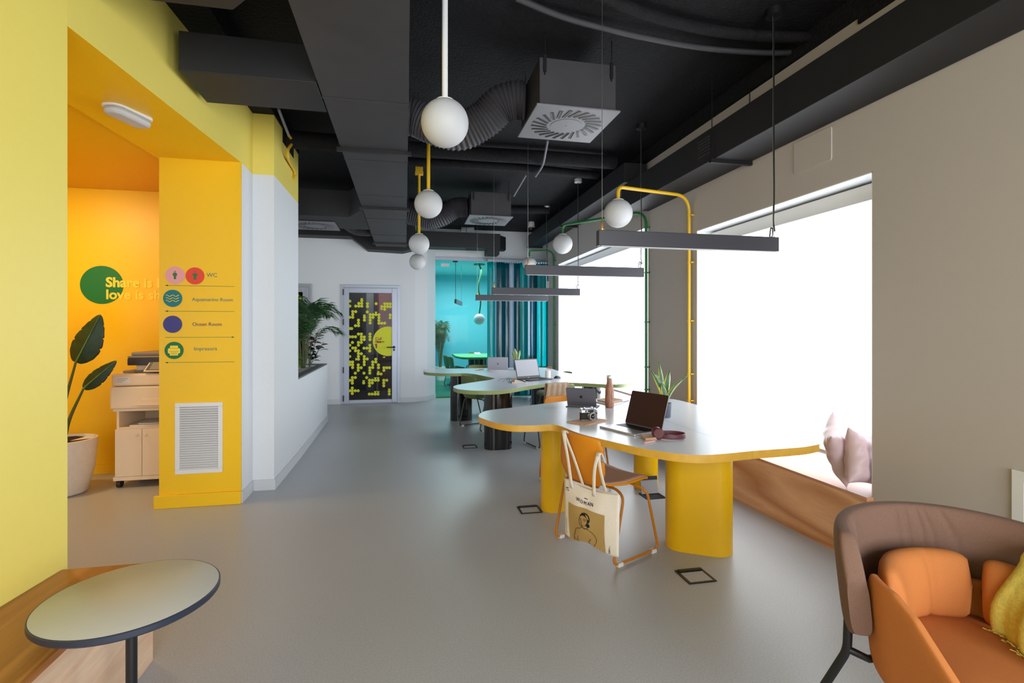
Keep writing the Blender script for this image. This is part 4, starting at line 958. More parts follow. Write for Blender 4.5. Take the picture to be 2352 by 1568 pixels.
# kraft memo block and pink pencil
q = [FZ(x, y, TZ).to_2d() for x, y in ((1471.5, 1003), (1483, 1012), (1509.5, 1009.5), (1495, 1001.5))]
slab('memo_pad', 'small kraft memo block in front of the headphones', [tuple(v) for v in q], TZ+.0005, TZ+.014, 'leather' if False else 'kraft', 'memo pad')
single('pencil', MB().tube([FZ(1480, 1017.5, TZ+.0045), FZ(1503.5, 1012.5, TZ+.0045)], .004, 8), 'pink_pen', 'short pink pencil beside the kraft memo block', 'pencil')
# snake plant
def snake(name, loc, pr, ph, leaves, label, potm):
    t = thing(name, label, 'potted plant', loc)
    link('pot', MB().lathe([(pr*.82, 0), (pr*.86, .004), (pr, ph), (pr*.9, ph), (pr*.88, ph-.012), (0, ph-.012)], (0,0,0), 32), potm, t)
    link('soil', MB().lathe([(pr*.87, ph-.010), (0, ph-.006)], (0,0,0), 24), 'gravel', t)
    for (az, lean, h, w, bx, by) in leaves:
        def f(u, v):
            s_ = 2*v-1; ww = w*(.45+.55*math.sin(min(1, u*1.25)*PI/2))*(1-max(0, (u-.45)/.55)**2.2)
            r = lean*u*u+.0; x = bx+r*math.cos(az)-s_*ww*math.sin(az+1.2*math.sin(az)); y = by+r*math.sin(az)+s_*ww*math.cos(az*.3)*.35
            x = bx+r*math.cos(az)+s_*ww*.92; y = by+r*math.sin(az)+s_*ww*.3+.010*s_*s_
            x = bx+(x-bx-r*math.cos(az))*1.45+r*math.cos(az)
            return Vector((x, y, ph-.012+h*u*(1-.12*u*lean/max(h, .01))))
        link('leaf', MB().grid(f, 14, 9, mif=lambda i, j: 1 if j in (0, 7) else 0), ['snake_green', 'snake_yellow'], t, solid=.0025)
snake('snake_plant', (1.845, 3.375, TZ), .043, .105, [(PI, .10, .26, .020, -.012, 0), (2.6, .075, .235, .026, -.005, -.012), (.3, .045, .25, .024, .006, .006), (.0, .17, .225, .021, .014, 0), (-.2, .10, .19, .015, .012, -.01), (PI, .03, .31, .016, -.01, .016), (2.9, .03, .16, .020, -.006, -.02)], 'snake plant with yellow-edged leaves in a slate pot behind the dark laptop', 'slate')
# notebooks and papers behind the bottle
q = [FZ(x, y, TZ).to_2d() for x, y in ((1368, 924), (1402, 932), (1432, 925), (1400, 917))]
slab('notebook', 'lower white notebook behind the wood-grain bottle', [tuple(v) for v in q], TZ+.0005, TZ+.010, 'paper', 'notebook')
q = [FZ(x, y, TZ+.012).to_2d() for x, y in ((1370, 919), (1398, 926), (1430, 919), (1402, 913))]
slab('notebook', 'taupe notebook on top of the white one behind the bottle', [tuple(v) for v in q], TZ+.0105, TZ+.020, 'kraft', 'notebook')
q = [FZ(x, y, TZ).to_2d() for x, y in ((1422, 921), (1432, 923.5), (1445, 920), (1433, 917))]
slab('phone', 'slim phone lying behind the open dark laptop', [tuple(v) for v in q], TZ+.0005, TZ+.008, 'laptop_silver', 'phone')
# ------------------------------------------------------------------ things on the green-edged table
a, c = Vector((1.275, 7.855)), Vector((1.575, 7.793)); ax = (a-c).normalized(); an = math.atan2(ax.y, ax.x); up = Vector((-ax.y, ax.x)); ctr = (a+c)/2+up*.0
laptop('laptop', 'silver laptop seen from behind with its lid up at the back of the green-edged table', ctr-up*(-.10), an, .31, .215, .205, 104, 'laptop_silver', 'laptop_lid', 'screen_grey', 'keys', mark=True)
a, c = Vector((1.400, 6.30)), Vector((1.80, 6.43)); b0, b1 = Vector((1.47, 6.02)), Vector((1.83, 6.17)); ax = (b1-b0).normalized(); an = math.atan2(ax.y, ax.x)+.04; up = Vector((-ax.y, ax.x)); ctr = (b0+b1)/2+up*.125
laptop('laptop', 'black laptop with a pale blank screen facing the viewer on the green-edged table', ctr, an, .38, .26, .25, 106, 'laptop_black', 'laptop_black', 'screen_grey', 'keys', logo='acer')
t = thing('pencil_cup', 'white pencil cup with scissors beside the black laptop', 'pencil cup', (1.835, 6.44, TZ))
link('cup', MB().lathe([(.033, 0), (.036, .004), (.036, .095), (.032, .095), (.031, .006), (0, .006)], (0,0,0), 28), 'white_plastic', t)
sc = thing('scissors', 'copper-handled scissors standing in the white pencil cup', 'scissors', (1.84, 6.44, TZ+.01))
b = MB()
for x in (-.004, .026): b.tube([Vector((x+.016*math.cos(q_), 0, .118+.016*math.sin(q_))) for q_ in [2*PI*k/16 for k in range(16)]], .0032, 6, closed=True)
link('handle', b, 'leather', sc); link('blade', MB().box((.003, -.002, .0), (.012, .002, .102)), 'steel', sc, smooth=False)
b = MB()
for i_, (x, z) in enumerate(((-.018, .12), (-.022, .11))): b.tube([(x*.5, .004*i_-.01, .008), (x-.004, .006*i_-.012, z)], .0035, 7)
single('pens', MB().tube([(1.823, 6.43, TZ+.008), (1.812, 6.425, TZ+.125)], .0035, 7), 'paper', 'white pen leaning in the pencil cup', 'pen'); b.bm.free()
t = thing('computer_mouse', 'black computer mouse right of the black laptop', 'mouse', (1.925, 6.31, TZ), .3)
link('body', MB().sph((0, 0, 0), .034, 24, 14, sz=.001) if False else MB().grid(lambda u, v: Vector((.052*math.cos(2*PI*u)*math.sin(PI/2*v), .031*math.sin(2*PI*u)*math.sin(PI/2*v), .001+.033*math.cos(PI/2*v))), 28, 10, cu=True), 'laptop_black', t)
link('wheel', MB().tube([(-.02, -.003, .031), (-.02, .003, .031)], .006, 12), 'black', t)
t = thing('eyeglasses', 'folded-out wire eyeglasses lying on the green-edged table', 'eyeglasses', (1.24, 6.06, TZ), math.radians(25))
for s_ in (-1, 1):
    P = [Vector((.0+.004*s_, .033*s_+.024*math.cos(q_), .024+.020*math.sin(q_))) for q_ in [2*PI*k/20 for k in range(20)]]
    link('rim', MB().tube(P, .0014, 6, closed=True), 'black_metal', t); link('lens', MB().prism([(p.y, p.z) for p in P], 0, .001, Matrix.Translation((.0+.004*s_, 0, 0)) @ Matrix(((0,0,1,0),(1,0,0,0),(0,1,0,0),(0,0,0,1)))), 'clear_glass', t, smooth=False)
    link('temple', MB().tube([(.0, .058*s_, .034), (-.10, .052*s_, .030), (-.135, .046*s_, .006)], .0016, 6), 'black_metal', t)
link('bridge', MB().tube([(0, -.01, .028), (0, 0, .033), (0, .01, .028)], .0014, 6), 'black_metal', t)
q = [FZ(x, y, TZ).to_2d() for x, y in ((1176, 880.5), (1208.5, 880.5), (1206, 875.5), (1178, 874.5))]
slab('notepad', 'cream notepad with tan binding in front of the black laptop', [tuple(v) for v in q], TZ+.0005, TZ+.014, 'paper', 'notepad')
q2 = [q[0]+Vector((-.004, 0)), q[0]+(q[1]-q[0])*.18, q[3]+(q[2]-q[3])*.18, q[3]+Vector((-.004, 0))]
slab('pen_case', 'tan leather pen case across the left end of the cream notepad', [tuple(v) for v in q2], TZ+.0145, TZ+.026, 'leather', 'pen case')
single('pen', MB().tube([V3(q[3].lerp(q[2], .55), TZ+.019), V3(q[3].lerp(q[1], .98), TZ+.019)], .0045, 8), 'black', 'black pen on the cream notepad', 'pen')
for i_, (x0_, x1_, y_, m_, lb) in enumerate(((1091, 1103, 850.0, 'kraft', 'left one of the brown pencils at the back left of the green-edged table'), (1099, 1111, 848.6, 'leather', 'right one of the brown pencils at the back left of the green-edged table'))):
    single('pencil', MB().tube([FZ(x0_, y_, TZ+.005), FZ(x1_, y_-.4, TZ+.005)], .006, 8), m_, lb, 'pencil')
snake('snake_plant', (1.70, 7.75, TZ), .045, .09, [(PI, .06, .20, .024, -.01, 0), (2.8, .03, .27, .026, -.004, -.01), (.2, .05, .24, .026, .012, 0), (0, .02, .17, .02, 0, .01)], 'smaller snake plant peeking out behind the black laptop', 'slate')
# ------------------------------------------------------------------ cushions on the window seat
def cushion(c, size, rz, tilt, label, lean=0.):
    M = Matrix.Rotation(rz, 4, 'Z') @ Matrix.Rotation(tilt, 4, 'X') @ Matrix.Rotation(lean, 4, 'Y')
    def half(sg):
        def f(u, v):
            a, d = 2*u-1, 2*v-1
            k = 1-.11*(1-a*a)*abs(d)**2; k2 = 1-.11*(1-d*d)*abs(a)**2
            x = a*size/2*k2; z = d*size/2*k
            th = .072*((1-abs(a)**3.2)*(1-abs(d)**3.2))**.6
            wr = .0035*math.sin(11*d+4*a+2*math.sin(4*a))*(1-a*a)+.0025*math.sin(17*a*d+9*a)*(1-d*d)
            return M @ Vector((x, sg*(th+wr*(th > .015)), z))
        return f
    b = MB(); b.grid(half(1), 44, 44); b.grid(half(-1), 44, 44); bmesh.ops.remove_doubles(b.bm, verts=b.bm.verts, dist=.0006)
    zm = min(v.co.z for v in b.bm.verts); bmesh.ops.translate(b.bm, verts=b.bm.verts, vec=(c[0], c[1], .406-zm))
    return single('cushion', b, 'pillow_pink', label, 'cushion', 'pink cushions on the window seat', angle=180)
cushion((2.70, 2.735), .35, math.radians(40), math.radians(-12), 'pale pink satin cushion in full view, leaning in the window corner', math.radians(-20))
cushion((2.73, 2.575), .33, math.radians(12), math.radians(-8), 'pale pink satin cushion half hidden behind the wall edge', math.radians(12))
# ------------------------------------------------------------------ armchair
ac = thing('armchair', 'round armchair with brown outer back and orange seat in the right foreground', 'armchair', (1.692, 1.205, 0), math.radians(-10))
def U(s, r, ext):     # s -1..1 : left arm front -> back -> right arm front ; back is +y, front -y
    arc = PI*r; tot = arc+2*ext; d = (s+1)/2*tot
    if d < ext: return Vector((-r, -ext+d)), Vector((-1, 0))
    if d > ext+arc: return Vector((r, -(d-ext-arc))), Vector((1, 0))
    a = PI-(d-ext)/r; return Vector((r*math.cos(a), r*math.sin(a))), Vector((math.cos(a), math.sin(a)))
def shell(f_r, ext, zt, zb, th, name, m, n=220, k=14, flare=0., s0=-1., s1=1.):
    # closed, rounded slab following the U ; zt/zb are functions of |s|
    def f(u, v):
        s_ = s0+(s1-s0)*u; p, nn = U(s_, f_r, ext); a = 2*PI*v
        t_, b_ = zt(abs(s_)), zb(abs(s_)); h = (t_-b_)/2; cz = (t_+b_)/2
        ex = .5; cx = math.copysign(abs(math.cos(a))**ex, math.cos(a)); sz = math.copysign(abs(math.sin(a))**ex, math.sin(a))
        z = cz+h*sz; off_ = th/2*cx+flare*(z-.4)
        if name == 'outer_back' and cx < .3:
            for c0, sl, wd in ((.10, .5, .010), (.135, .8, .008), (.045, .2, .010), (.0, .1, .009), (.21, 1.2, .010), (-.33, -.3, .009), (-.36, -.2, .007)):
                off_ += .0055*math.exp(-((s_-c0-sl*(.70-z)*.6)/wd)**2)*sm(z, .52, .68)*(1-sm(z, .70, .75))
        q = p+nn*off_
        return Vector((q.x, q.y, z))
    b = MB(); b.grid(f, n, 44, cv=True)
    b.bm.verts.ensure_lookup_table(); vs = list(b.bm.verts)
    b.face(vs[:44]); b.face(vs[-44:][::-1])
    return link(name, b, m, ac, angle=50, bevel=0)
def sm(x, a, c): x = min(1, max(0, (x-a)/(c-a))); return x*x*(3-2*x)
RR = .318
def bt_(s): return .742-.05*s*s-.16*sm(s, .50, .62)**3
def bb_(s): return .40-.02*sm(s, .2, .40)+.045*sm(s, .46, .60)+.03*sm(s, .38, .47)*(1-sm(s, .47, .5))*0
shell(RR, .22, bt_, bb_, .062, 'outer_back', 'chair_brown', flare=.10, s0=-.60, s1=.60)
def at_(s):
    K = ((0, .52), (.38, .53), (.46, .61), (.595, .60), (.70, .565), (.765, .525), (.88, .455), (1.01, .39))
    for (a, p), (c, q) in zip(K, K[1:]):
        if s <= c: return p+(q-p)*(s-a)/(c-a)
    return .34
def ab_(s): return .30-.04*sm(s, .2, 1.)
shell(RR-.055, .31, at_, ab_, .036, 'inner_shell', 'chair_orange', flare=.08)
# seat cushion
pts = []
for k in range(48):
    a = 2*PI*k/48; x = .262*math.copysign(abs(math.cos(a))**.7, math.cos(a)); y = -.02+.285*math.copysign(abs(math.sin(a))**.7, math.sin(a)); pts.append((x*.88, y))
b = MB(); nn = len(pts)
def seatf(u, v):
    i = int(round(u*nn)) % nn; r = [0, .5, .85, .96, 1, 1, .96, .8][int(round(v*7))]; z = [.428, .426, .418, .405, .39, .33, .31, .305][int(round(v*7))]
    return Vector((pts[i][0]*r, pts[i][1]*r, z))
link('seat_cushion', MB().grid(seatf, nn, 8, cu=True), 'chair_orange', ac, angle=180)
def padback(a0, a1, zc, h, name, seed):
    def f(u, v):
        a = a0+(a1-a0)*u; q = 2*PI*v; ee = (1-abs(2*u-1)**8)**.5
        r = .212; th = .036*ee; hh = h/2*ee**.5
        cq = math.copysign(abs(math.cos(q))**.7, math.cos(q)); rr = r+th*cq+.016*math.sin(q)+.010*math.sin(PI*u)*min(0, cq)
        cr = .010*math.exp(-((u-.66)/.03)**2)
        rr += cr*(1 if math.cos(q) < 0 else 0)
        return Vector((rr*math.cos(a), rr*math.sin(a), zc+hh*math.sin(q)*(1 if ee > .01 else .9)))
    b = MB(); b.grid(f, 34, 20, cv=True); bmesh.ops.remove_doubles(b.bm, verts=b.bm.verts, dist=.0005)
    link(name, b, 'chair_orange', ac, angle=180)
padback(math.radians(163), math.radians(51), .52, .215, 'back_cushion', 1)
padback(math.radians(46), math.radians(-6), .52, .205, 'back_cushion', 2)
# frame
for s_ in (-1, 1):
    X = .335*s_
    l = link('leg', MB().tube(fillet([(X*.90, .15, .43), (X*.90, .155, .325), (X*1.16, .27, .0)], .03), .0135, 12), 'black_metal', ac)
    link('leg', MB().tube(fillet([(X*.80, -.16, .31), (X*.80, -.17, .29), (X*1.10, -.28, .0)], .03), .0135, 12), 'black_metal', ac)
link('cross_tube', MB().tube([(-.302, .155, .33), (-.25, .13, .312), (.25, .13, .312), (.302, .155, .33)], .012, 12).tube([(-.28, -.165, .30), (.28, -.165, .30)], .012, 12), 'black_metal', ac)
# yellow throw over the right arm
def thr(u, v):
    # u along the arm (front-back), v: inside bottom -> over the rim -> outside
    y = 1.03+.215*u; xi = 1.70+RR-.07
    L = v*3
    if L < 1.6: k_ = L/1.6; x = 1.84-.45*(1.265-y)+.075*k_*k_+.02*k_*(1-u)-.008*math.sin(u*14+2*k_); z = .425+.22*k_
    elif L < 2: k_ = (L-1.6)/.4; a = PI*(1-k_); x9 = 1.84-.45*(1.265-y)+.075+.02*(1-u); x = (x9+xi+.06)/2+(xi+.06-x9)/2*math.cos(a); z = .645+.035*math.sin(a)
    else: k_ = L-2; x = xi+.06; z = .645-.20*k_
    return Vector((x+.003*math.sin(31*u), y+.012*math.sin(9*v)+.03*(1-v)*(u-.5), z+.004*math.sin(u*22)))
th = thing('throw_blanket', 'yellow fringed throw hanging over the right arm of the orange armchair', 'blanket', (2.05, 1.2, .42))
link('cloth', MB().grid(thr, 40, 50), 'throw_yellow', th, True, solid=.016, angle=180)
b = MB()
for k in range(46):
    p = thr((k+.5)/46, 0.0); b.tube([p, p+Vector((-.006+.006*math.sin(k*3), .004*math.sin(k*7), -.002)), p+Vector((-.03+.008*math.sin(k*5), .01*math.sin(k*2), .012))], .0016, 4)
link('fringe', b, 'throw_yellow', th, True)
# ------------------------------------------------------------------ alcove: printer on cabinet, strelitzia
PY = 5.0
X0 = FY(265, 1000, PY).x; X1 = X0+.585
cb = thing('printer_cabinet', 'cream cabinet on casters under the printer in the amber alcove', 'cabinet', ((X0+X1)/2, PY+.25, 0))
zb, zd, zs, zt_ = .085, .505, .515, .665
bx_ = X0+.004
b = MB().box((X0-.012, PY-.012, zb-.02), (X1+.012, PY+.5, zb+.012)).box((bx_, PY+.012, zb+.012), (bx_+.018, PY+.49, zt_)).box((X1-.022, PY+.012, zb+.012), (X1-.004, PY+.49, zt_)).box((bx_, PY+.47, zb), (X1-.004, PY+.49, zt_)).box((bx_+.018, PY+.015, zd), (X1-.02, PY+.47, zd+.018)).box((bx_-.02, PY-.005, zt_), (X1+.012, PY+.5, zt_+.02))
link('body', b, 'cabinet', cb, True, smooth=False, bevel=.001)
mx = (X0+X1)/2-.085
for (a, c, kx) in ((X0, mx-.002, mx-.035), (mx+.002, X1, mx+.032)):
    dd = link('door', MB().box((a, PY-.008, zb+.014), (c, PY+.010, zd+.004)), 'cabinet', cb, True, smooth=False, bevel=.002)
    kn = MB().sph((kx, PY-.02, .455), .011, 16, 10).tube([(kx, PY-.01, .455), (kx, PY-.006, .455)], .006, 10); k2 = link('knob', kn, 'cabinet', dd); 
    k2.matrix_parent_inverse = Matrix.Translation(cb.location).inverted() @ Matrix.Identity(4); k2.matrix_parent_inverse = (Matrix.Translation(cb.location) @ dd.matrix_parent_inverse).inverted()
for xx in (X0+.02, X1-.03):
    for yy in (PY+.03, PY+.44):
        link('caster', MB().tube([(xx-.016, yy, .034), (xx+.016, yy, .034)], .034, 18).box((xx-.012, yy-.012, .03), (xx+.012, yy+.012, zb-.02)), 'printer_dark', cb, True)
single('paper_stack', MB().box((X0+.09, PY+.04, zd+.018), (X0+.40, PY+.34, zd+.030)).box((X0+.14, PY+.08, zd+.030), (X0+.44, PY+.36, zd+.038)), 'paper', 'stack of printed sheets in the open shelf of the cream cabinet', 'paper', smooth=False)
pr = thing('office_printer', 'large cream multifunction printer standing on the cabinet in the alcove', 'printer', ((X0+X1)/2, PY+.2, zt_+.02))
zp = zt_+.021; xl = X0-.035; xr = X1+.03; yf = PY-.02
zm = FY(300, 887, yf).z; zu = FY(300, 858, yf).z
link('paper_drawer', MB().box((xl+.002, yf, zp), (xr, yf+.5, zm-.002)), 'printer', pr, True, smooth=False, bevel=.012)
link('body', MB().box((xl+.008, yf+.004, zm+.002), (xr, yf+.5, zu)), 'printer', pr, True, smooth=False, bevel=.016)
link('upper_deck', MB().box((xl+.06, yf+.08, zu), (xr, yf+.48, zu+.022)), 'printer_grey', pr, True, smooth=False, bevel=.008)
hx_ = xl+.27
link('drawer_handle', MB().box((hx_-.02, yf-.006, zp+.035), (hx_+.12, yf+.002, zp+.085)).prism([(hx_-.10, yf-.022), (hx_+.20, yf-.022), (hx_+.17, yf), (hx_-.06, yf)], zp+.028, zp+.038), 'printer', pr, True, smooth=False, bevel=.003)
link('info_label', MB().box((xl+.05, yf-.0005+.004, zu-.085), (xl+.155, yf+.006, zu-.03)), 'paper', pr, True, smooth=False)
b = MB(); M = on_wall((xl+.055, yf+.0025, zu-.045)); 
for k in range(3): b.box((xl+.055, yf+.002, zu-.045-.014*k), (xl+.14-.02*k, yf+.004, zu-.042-.014*k))
link('label_print', b, 'printer_grey', pr, True, smooth=False)
link('neck', MB().box((xl+.16, yf+.10, zu+.02), (xr, yf+.40, zu+.075)), 'printer', pr, True, smooth=False)
zc = zu+.07
link('scanner', MB().box((xl+.12, yf+.03, zc), (xr, yf+.46, zc+.062)), 'printer_dark', pr, True, smooth=False, bevel=.006)
link('scanner_lid', MB().box((xl+.118, yf+.03, zc+.062), (xr, yf+.46, zc+.082)).prism([(xl+.14, yf+.05), (xr, yf+.05), (xr, yf+.44), (xl+.16, yf+.44)], zc+.082, zc+.115), 'printer_grey', pr, True, smooth=False, bevel=.01)
link('document_feeder', MB().box((xl+.34, yf+.10, zc+.115), (xr, yf+.40, zc+.145)), 'printer_dark', pr, True, smooth=False, bevel=.01)
M = Matrix.Translation((xl+.26, yf-.01, zu+.018)) @ Matrix.Rotation(math.radians(-28), 4, 'X')
cp = link('control_panel', MB().prism([(0, 0), (.34, 0), (.34, .125), (.045, .125)], -.012, .0, M @ Matrix.Rotation(PI/2, 4, 'X')), 'printer', pr, True, smooth=False, bevel=.003)
sc_ = link('touch_screen', MB().prism([(.016, .010), (.33, .010), (.33, .117), (.052, .117)], 0, .001, M @ Matrix.Rotation(PI/2, 4, 'X')), 'printer_dark', cp, smooth=False); sc_.matrix_parent_inverse = (Matrix.Translation(pr.location) @ cp.matrix_parent_inverse).inverted()
d_ = link('display', MB().prism([(.045, .018), (.33, .018), (.33, .110), (.072, .110)], .001, .0015, M @ Matrix.Rotation(PI/2, 4, 'X')), 'printer_grey', cp, smooth=False); d_.matrix_parent_inverse = sc_.matrix_parent_inverse.copy()
# strelitzia
pc = Vector((-2.815, 4.93, 0)); 
sp = thing('bird_of_paradise_plant', 'tall dark-leaved plant in a white tub at the left of the amber alcove', 'potted plant', pc)
link('pot', MB().lathe([(.15, 0), (.165, .01), (.215, .20), (.232, .40), (.235, .455), (.222, .458), (.218, .43), (0, .43)], (0,0,0), 44), 'pot_white', sp)
link('soil', MB().grid(lambda u, v: Vector((.217*v*math.cos(2*PI*u), .217*v*math.sin(2*PI*u), .432+.008*math.sin(9*u*PI)*v)), 30, 6, cu=True), 'soil', sp)
def bigleaf(base, mid, tip, w, name, m='leaf_dark', fold=.25, stemr=.012, root=(0, 0, .43), seed=0, torn=True):
    B, Mi, T = Vector(base), Vector(mid), Vector(tip); side = (T-B).cross(Vector((0, -1, .15))).normalized()
    st = link('stem', MB().tube(smooth_path([root, (Vector(root)*.55+B*.45)+Vector((-.02, 0, .0)), B], 6), [stemr*(1.5-.8*k/12) for k in range(13)], 9), 'stem', sp)
    nrm = side.cross(T-B).normalized()
    def f(u, v):
        c = (1-u)**2*B+2*u*(1-u)*Mi+u*u*T; s_ = 2*v-1
        ww = w*math.sin(PI*min(1, u*.97+.03))**.6*(1-.35*u)*(1+.012*math.sin(40*u))
        if torn and abs(((u*5+.3) % 1)-.5) < .035 and abs(s_) > .45: ww *= .9
        return c+side*s_*ww-nrm*abs(s_)*ww*fold
    link('leaf', MB().grid(f, 40, 13), m, sp, solid=.0015, angle=60)
    link('midrib', MB().tube([((1-u)**2*B+2*u*(1-u)*Mi+u*u*T)+nrm*.004 for u in [k/12 for k in range(13)]], [.006*(1.1-k/13) for k in range(13)], 6), 'leaf_bright', sp)
def L_(px, py, y): return FY(px, py, y)-pc
bigleaf(L_(174, 832, 4.85), L_(196, 790, 4.80), L_(231, 722, 4.85), .135, 'leaf', root=(-.02, 0, .43))
bigleaf(L_(192, 892, 4.82), L_(218, 868, 4.78), L_(268, 828, 4.82), .075, 'leaf', root=(.02, -.02, .43))
bigleaf(L_(120, 800, 4.95), L_(110, 740, 4.9), L_(90, 660, 4.95), .12, 'leaf', root=(-.05, .02, .43))
link('stem', MB().tube([(.03, -.05, .43), (.06, -.06, .53)], [.02, .012], 8), 'stem', sp)
# ------------------------------------------------------------------ palms and planter plants
def palm(root, rs, nfr, H, spread, leaflen, mleaf, a0=0, a1=2*PI, droop=.5, seed=1, y_bias=0):
    rnd = random.Random(seed); st = MB(); lf = MB()
    for i in range(nfr):
        az = a0+(a1-a0)*(i+.5*rnd.random())/nfr; h = H*(.55+.45*rnd.random()); sp_r = spread*(.6+.4*rnd.random())
        b0 = Vector((rs*math.cos(az)*.5, rs*math.sin(az)*.5, 0)); d = Vector((math.cos(az), math.sin(az), 0))
        P = smooth_path([b0, b0+d*sp_r*.18+Vector((0, 0, h*.55)), b0+d*sp_r*.55+Vector((0, 0, h*.92)), b0+d*sp_r+Vector((0, 0, h*(1-droop*.3)))], 8)
        st.tube(P, [.006*(1.2-k/len(P)) for k in range(len(P))], 6)
        n = 26
        for k in range(n):
            u = .34+.66*k/(n-1); j = u*(len(P)-1); q = min(int(j), len(P)-2); p = P[q].lerp(P[q+1], j-q); t_ = (P[q+1]-P[q]).normalized(); sd = t_.cross(Vector((0, 0, 1))).normalized()
            ll = leaflen*math.sin(PI*min(1, .18+.8*(k/(n-1))))**.7*(.85+.3*rnd.random())
            for s_ in (-1, 1):
                dr = (sd*s_*.8+t_*.75+Vector((0, 0, .12-.25*rnd.random()))).normalized(); w = t_*(.0085)
                e1 = p+dr*ll*.5+Vector((0, 0, -.02*ll)); e2 = p+dr*ll+Vector((0, 0, -.30*ll))
                V = [lf.bm.verts.new(x) for x in (p-w*.3, p+w*.3, e1+w, e1-w, e2)]
                lf.face([V[0], V[1], V[2], V[3]]); lf.face([V[3], V[2], V[4]])
    return st, lf
def palm_thing(label, loc, H, spread, ll, nf, seed, pot=None, m='leaf_palm', **kw):
    t = thing('potted_palm' if pot else 'palm_plant', label, 'palm', loc)
    z0 = 0
    if pot:
        r, h = pot; link('pot', MB().lathe([(r*.78, 0), (r, h), (r*.92, h), (r*.9, h-.03), (0, h-.03)], (0,0,0), 28), 'pot_white', t); z0 = h-.04
    st, lf = palm((0, 0, 0), .06, nf, H, spread, ll, m, seed=seed, **kw)
    for b_ in (st, lf): bmesh.ops.translate(b_.bm, verts=b_.bm.verts, vec=(0, 0, z0))
    link('fronds', lf, m, t, smooth=False, solid=.0012); link('stems', st, 'stem', t); return t
palm_thing('feathery green palm rising from the white planter beside the call room door', (-1.42, 7.62, .828), 1.05, .52, .30, 17, 5)
palm_thing('second feathery palm deeper in the white planter, mostly behind the white wall', (-1.62, 6.9, .828), 1.0, .50, .30, 12, 8)
def bushy(name, label, loc, stems, lw, ll, m, cat='plant', tipm=None, seed=3):
    t = thing(name, label, cat, loc); rnd = random.Random(seed); st = MB(); lf = MB(); tl = MB()
    for (dx_, dy_, h) in stems:
        tp = Vector((dx_, dy_, h)); st.tube(smooth_path([(0, 0, 0), tp*.5+Vector((.01, 0, .03)), tp], 5), .005, 6); n = int(7*h/.4)+4
        for k in range(n):
            u = .25+.75*k/n; p = tp*u; az = k*2.4+rnd.random(); el = .25+.5*rnd.random()
            d = Vector((math.cos(az)*math.cos(el), math.sin(az)*math.cos(el), math.sin(el))); sd = d.cross(Vector((0, 0, 1))).normalized(); ro = (rnd.random()-.5)*2.2; sd = (Matrix.Rotation(ro, 3, d) @ sd); L2 = ll*(.7+.5*rnd.random())
            tgt = tl if (tipm and k >= n-2) else lf
            V = [[tgt.bm.verts.new(p+d*(L2*(.12+.88*i/6))+sd*(j-1)*lw*math.sin(PI*(i+.35)/6.7)+Vector((0, 0, -.35*L2*(i/6)**2+.12*lw*abs(j-1)))) for j in range(3)] for i in range(7)]
            for i in range(6):
                for j in range(2): tgt.face([V[i][j], V[i+1][j], V[i+1][j+1], V[i][j+1]])
    link('leaves', lf, m, t, solid=.0012, angle=60); link('stems', st, 'stem', t)
    if tipm: link('new_leaves', tl, tipm, t, solid=.0012, angle=60)
    else: tl.bm.free()
    return t
bushy('rubber_plant', 'dark glossy rubber plant at the far end of the white planter', (-1.36, 7.78, .828), [(.10, .05, .50), (.02, -.05, .34), (.20, -.02, .36), (-.05, .05, .42)], .032, .15, 'leaf_rubber', tipm='leaf_red')
bushy('leafy_plant', 'bright broad-leaved plant at the near end of the white planter', (-1.40, 6.55, .828), [(.04, -.02, .30), (-.06, .05, .34), (.08, .10, .22), (.10, -.1, .26)], .045, .16, 'leaf_bright', seed=11)
bushy('croton_plant', 'reddish dark-leaved plant at the edge of the white wall', (-1.50, 6.45, .828), [(0, 0, .95), (.06, .05, .75), (-.04, .08, .6)], .045, .20, 'leaf_rubber', tipm='leaf_red', seed=6)
# ------------------------------------------------------------------ teal strip curtain
ct = thing('strip_curtain', 'teal translucent strip curtain hanging before the glass room', 'curtain', (2.25, GY-.12, 0))
link('track', MB().box((1.62, GY-.16, 2.735), (2.95, GY-.10, 2.775)), 'alu', ct, True, smooth=False)
b = MB()
for k in range(26): b.lathe([(.014, -.03), (.014, 0)], (1.66+k*.05, GY-.13, 2.735), 8)
link('gliders', b, 'steel', ct, True)
xs = [1.61, 1.74, 1.80, 1.93, 2.06, 2.15, 2.28, 2.38, 2.48, 2.60, 2.72, 2.84]
ms = ['teal_strip', 'frost_strip', 'teal_deep', 'teal_deep', 'frost_strip', 'teal_deep', 'teal_strip', 'frost_strip', 'teal_deep', 'teal_strip', 'teal_strip', 'teal_strip']
for i_, (x, m_) in enumerate(zip(xs, ms)):
    w = .16 if m_ != 'frost_strip' else .10
    def f(u, v, x=x, i_=i_, w=w):
        a = (2*u-1); return Vector((x+w/2+a*w/2, GY-.13+(.035 if i_ % 2 else -.035)*math.cos(a*PI/2)*(.8+.2*math.sin(6*v+i_))+(.012 if i_ % 2 else -.012), .03+2.69*v))
    link('strip', MB().grid(f, 14, 24), m_, ct, True, solid=.003, angle=80)
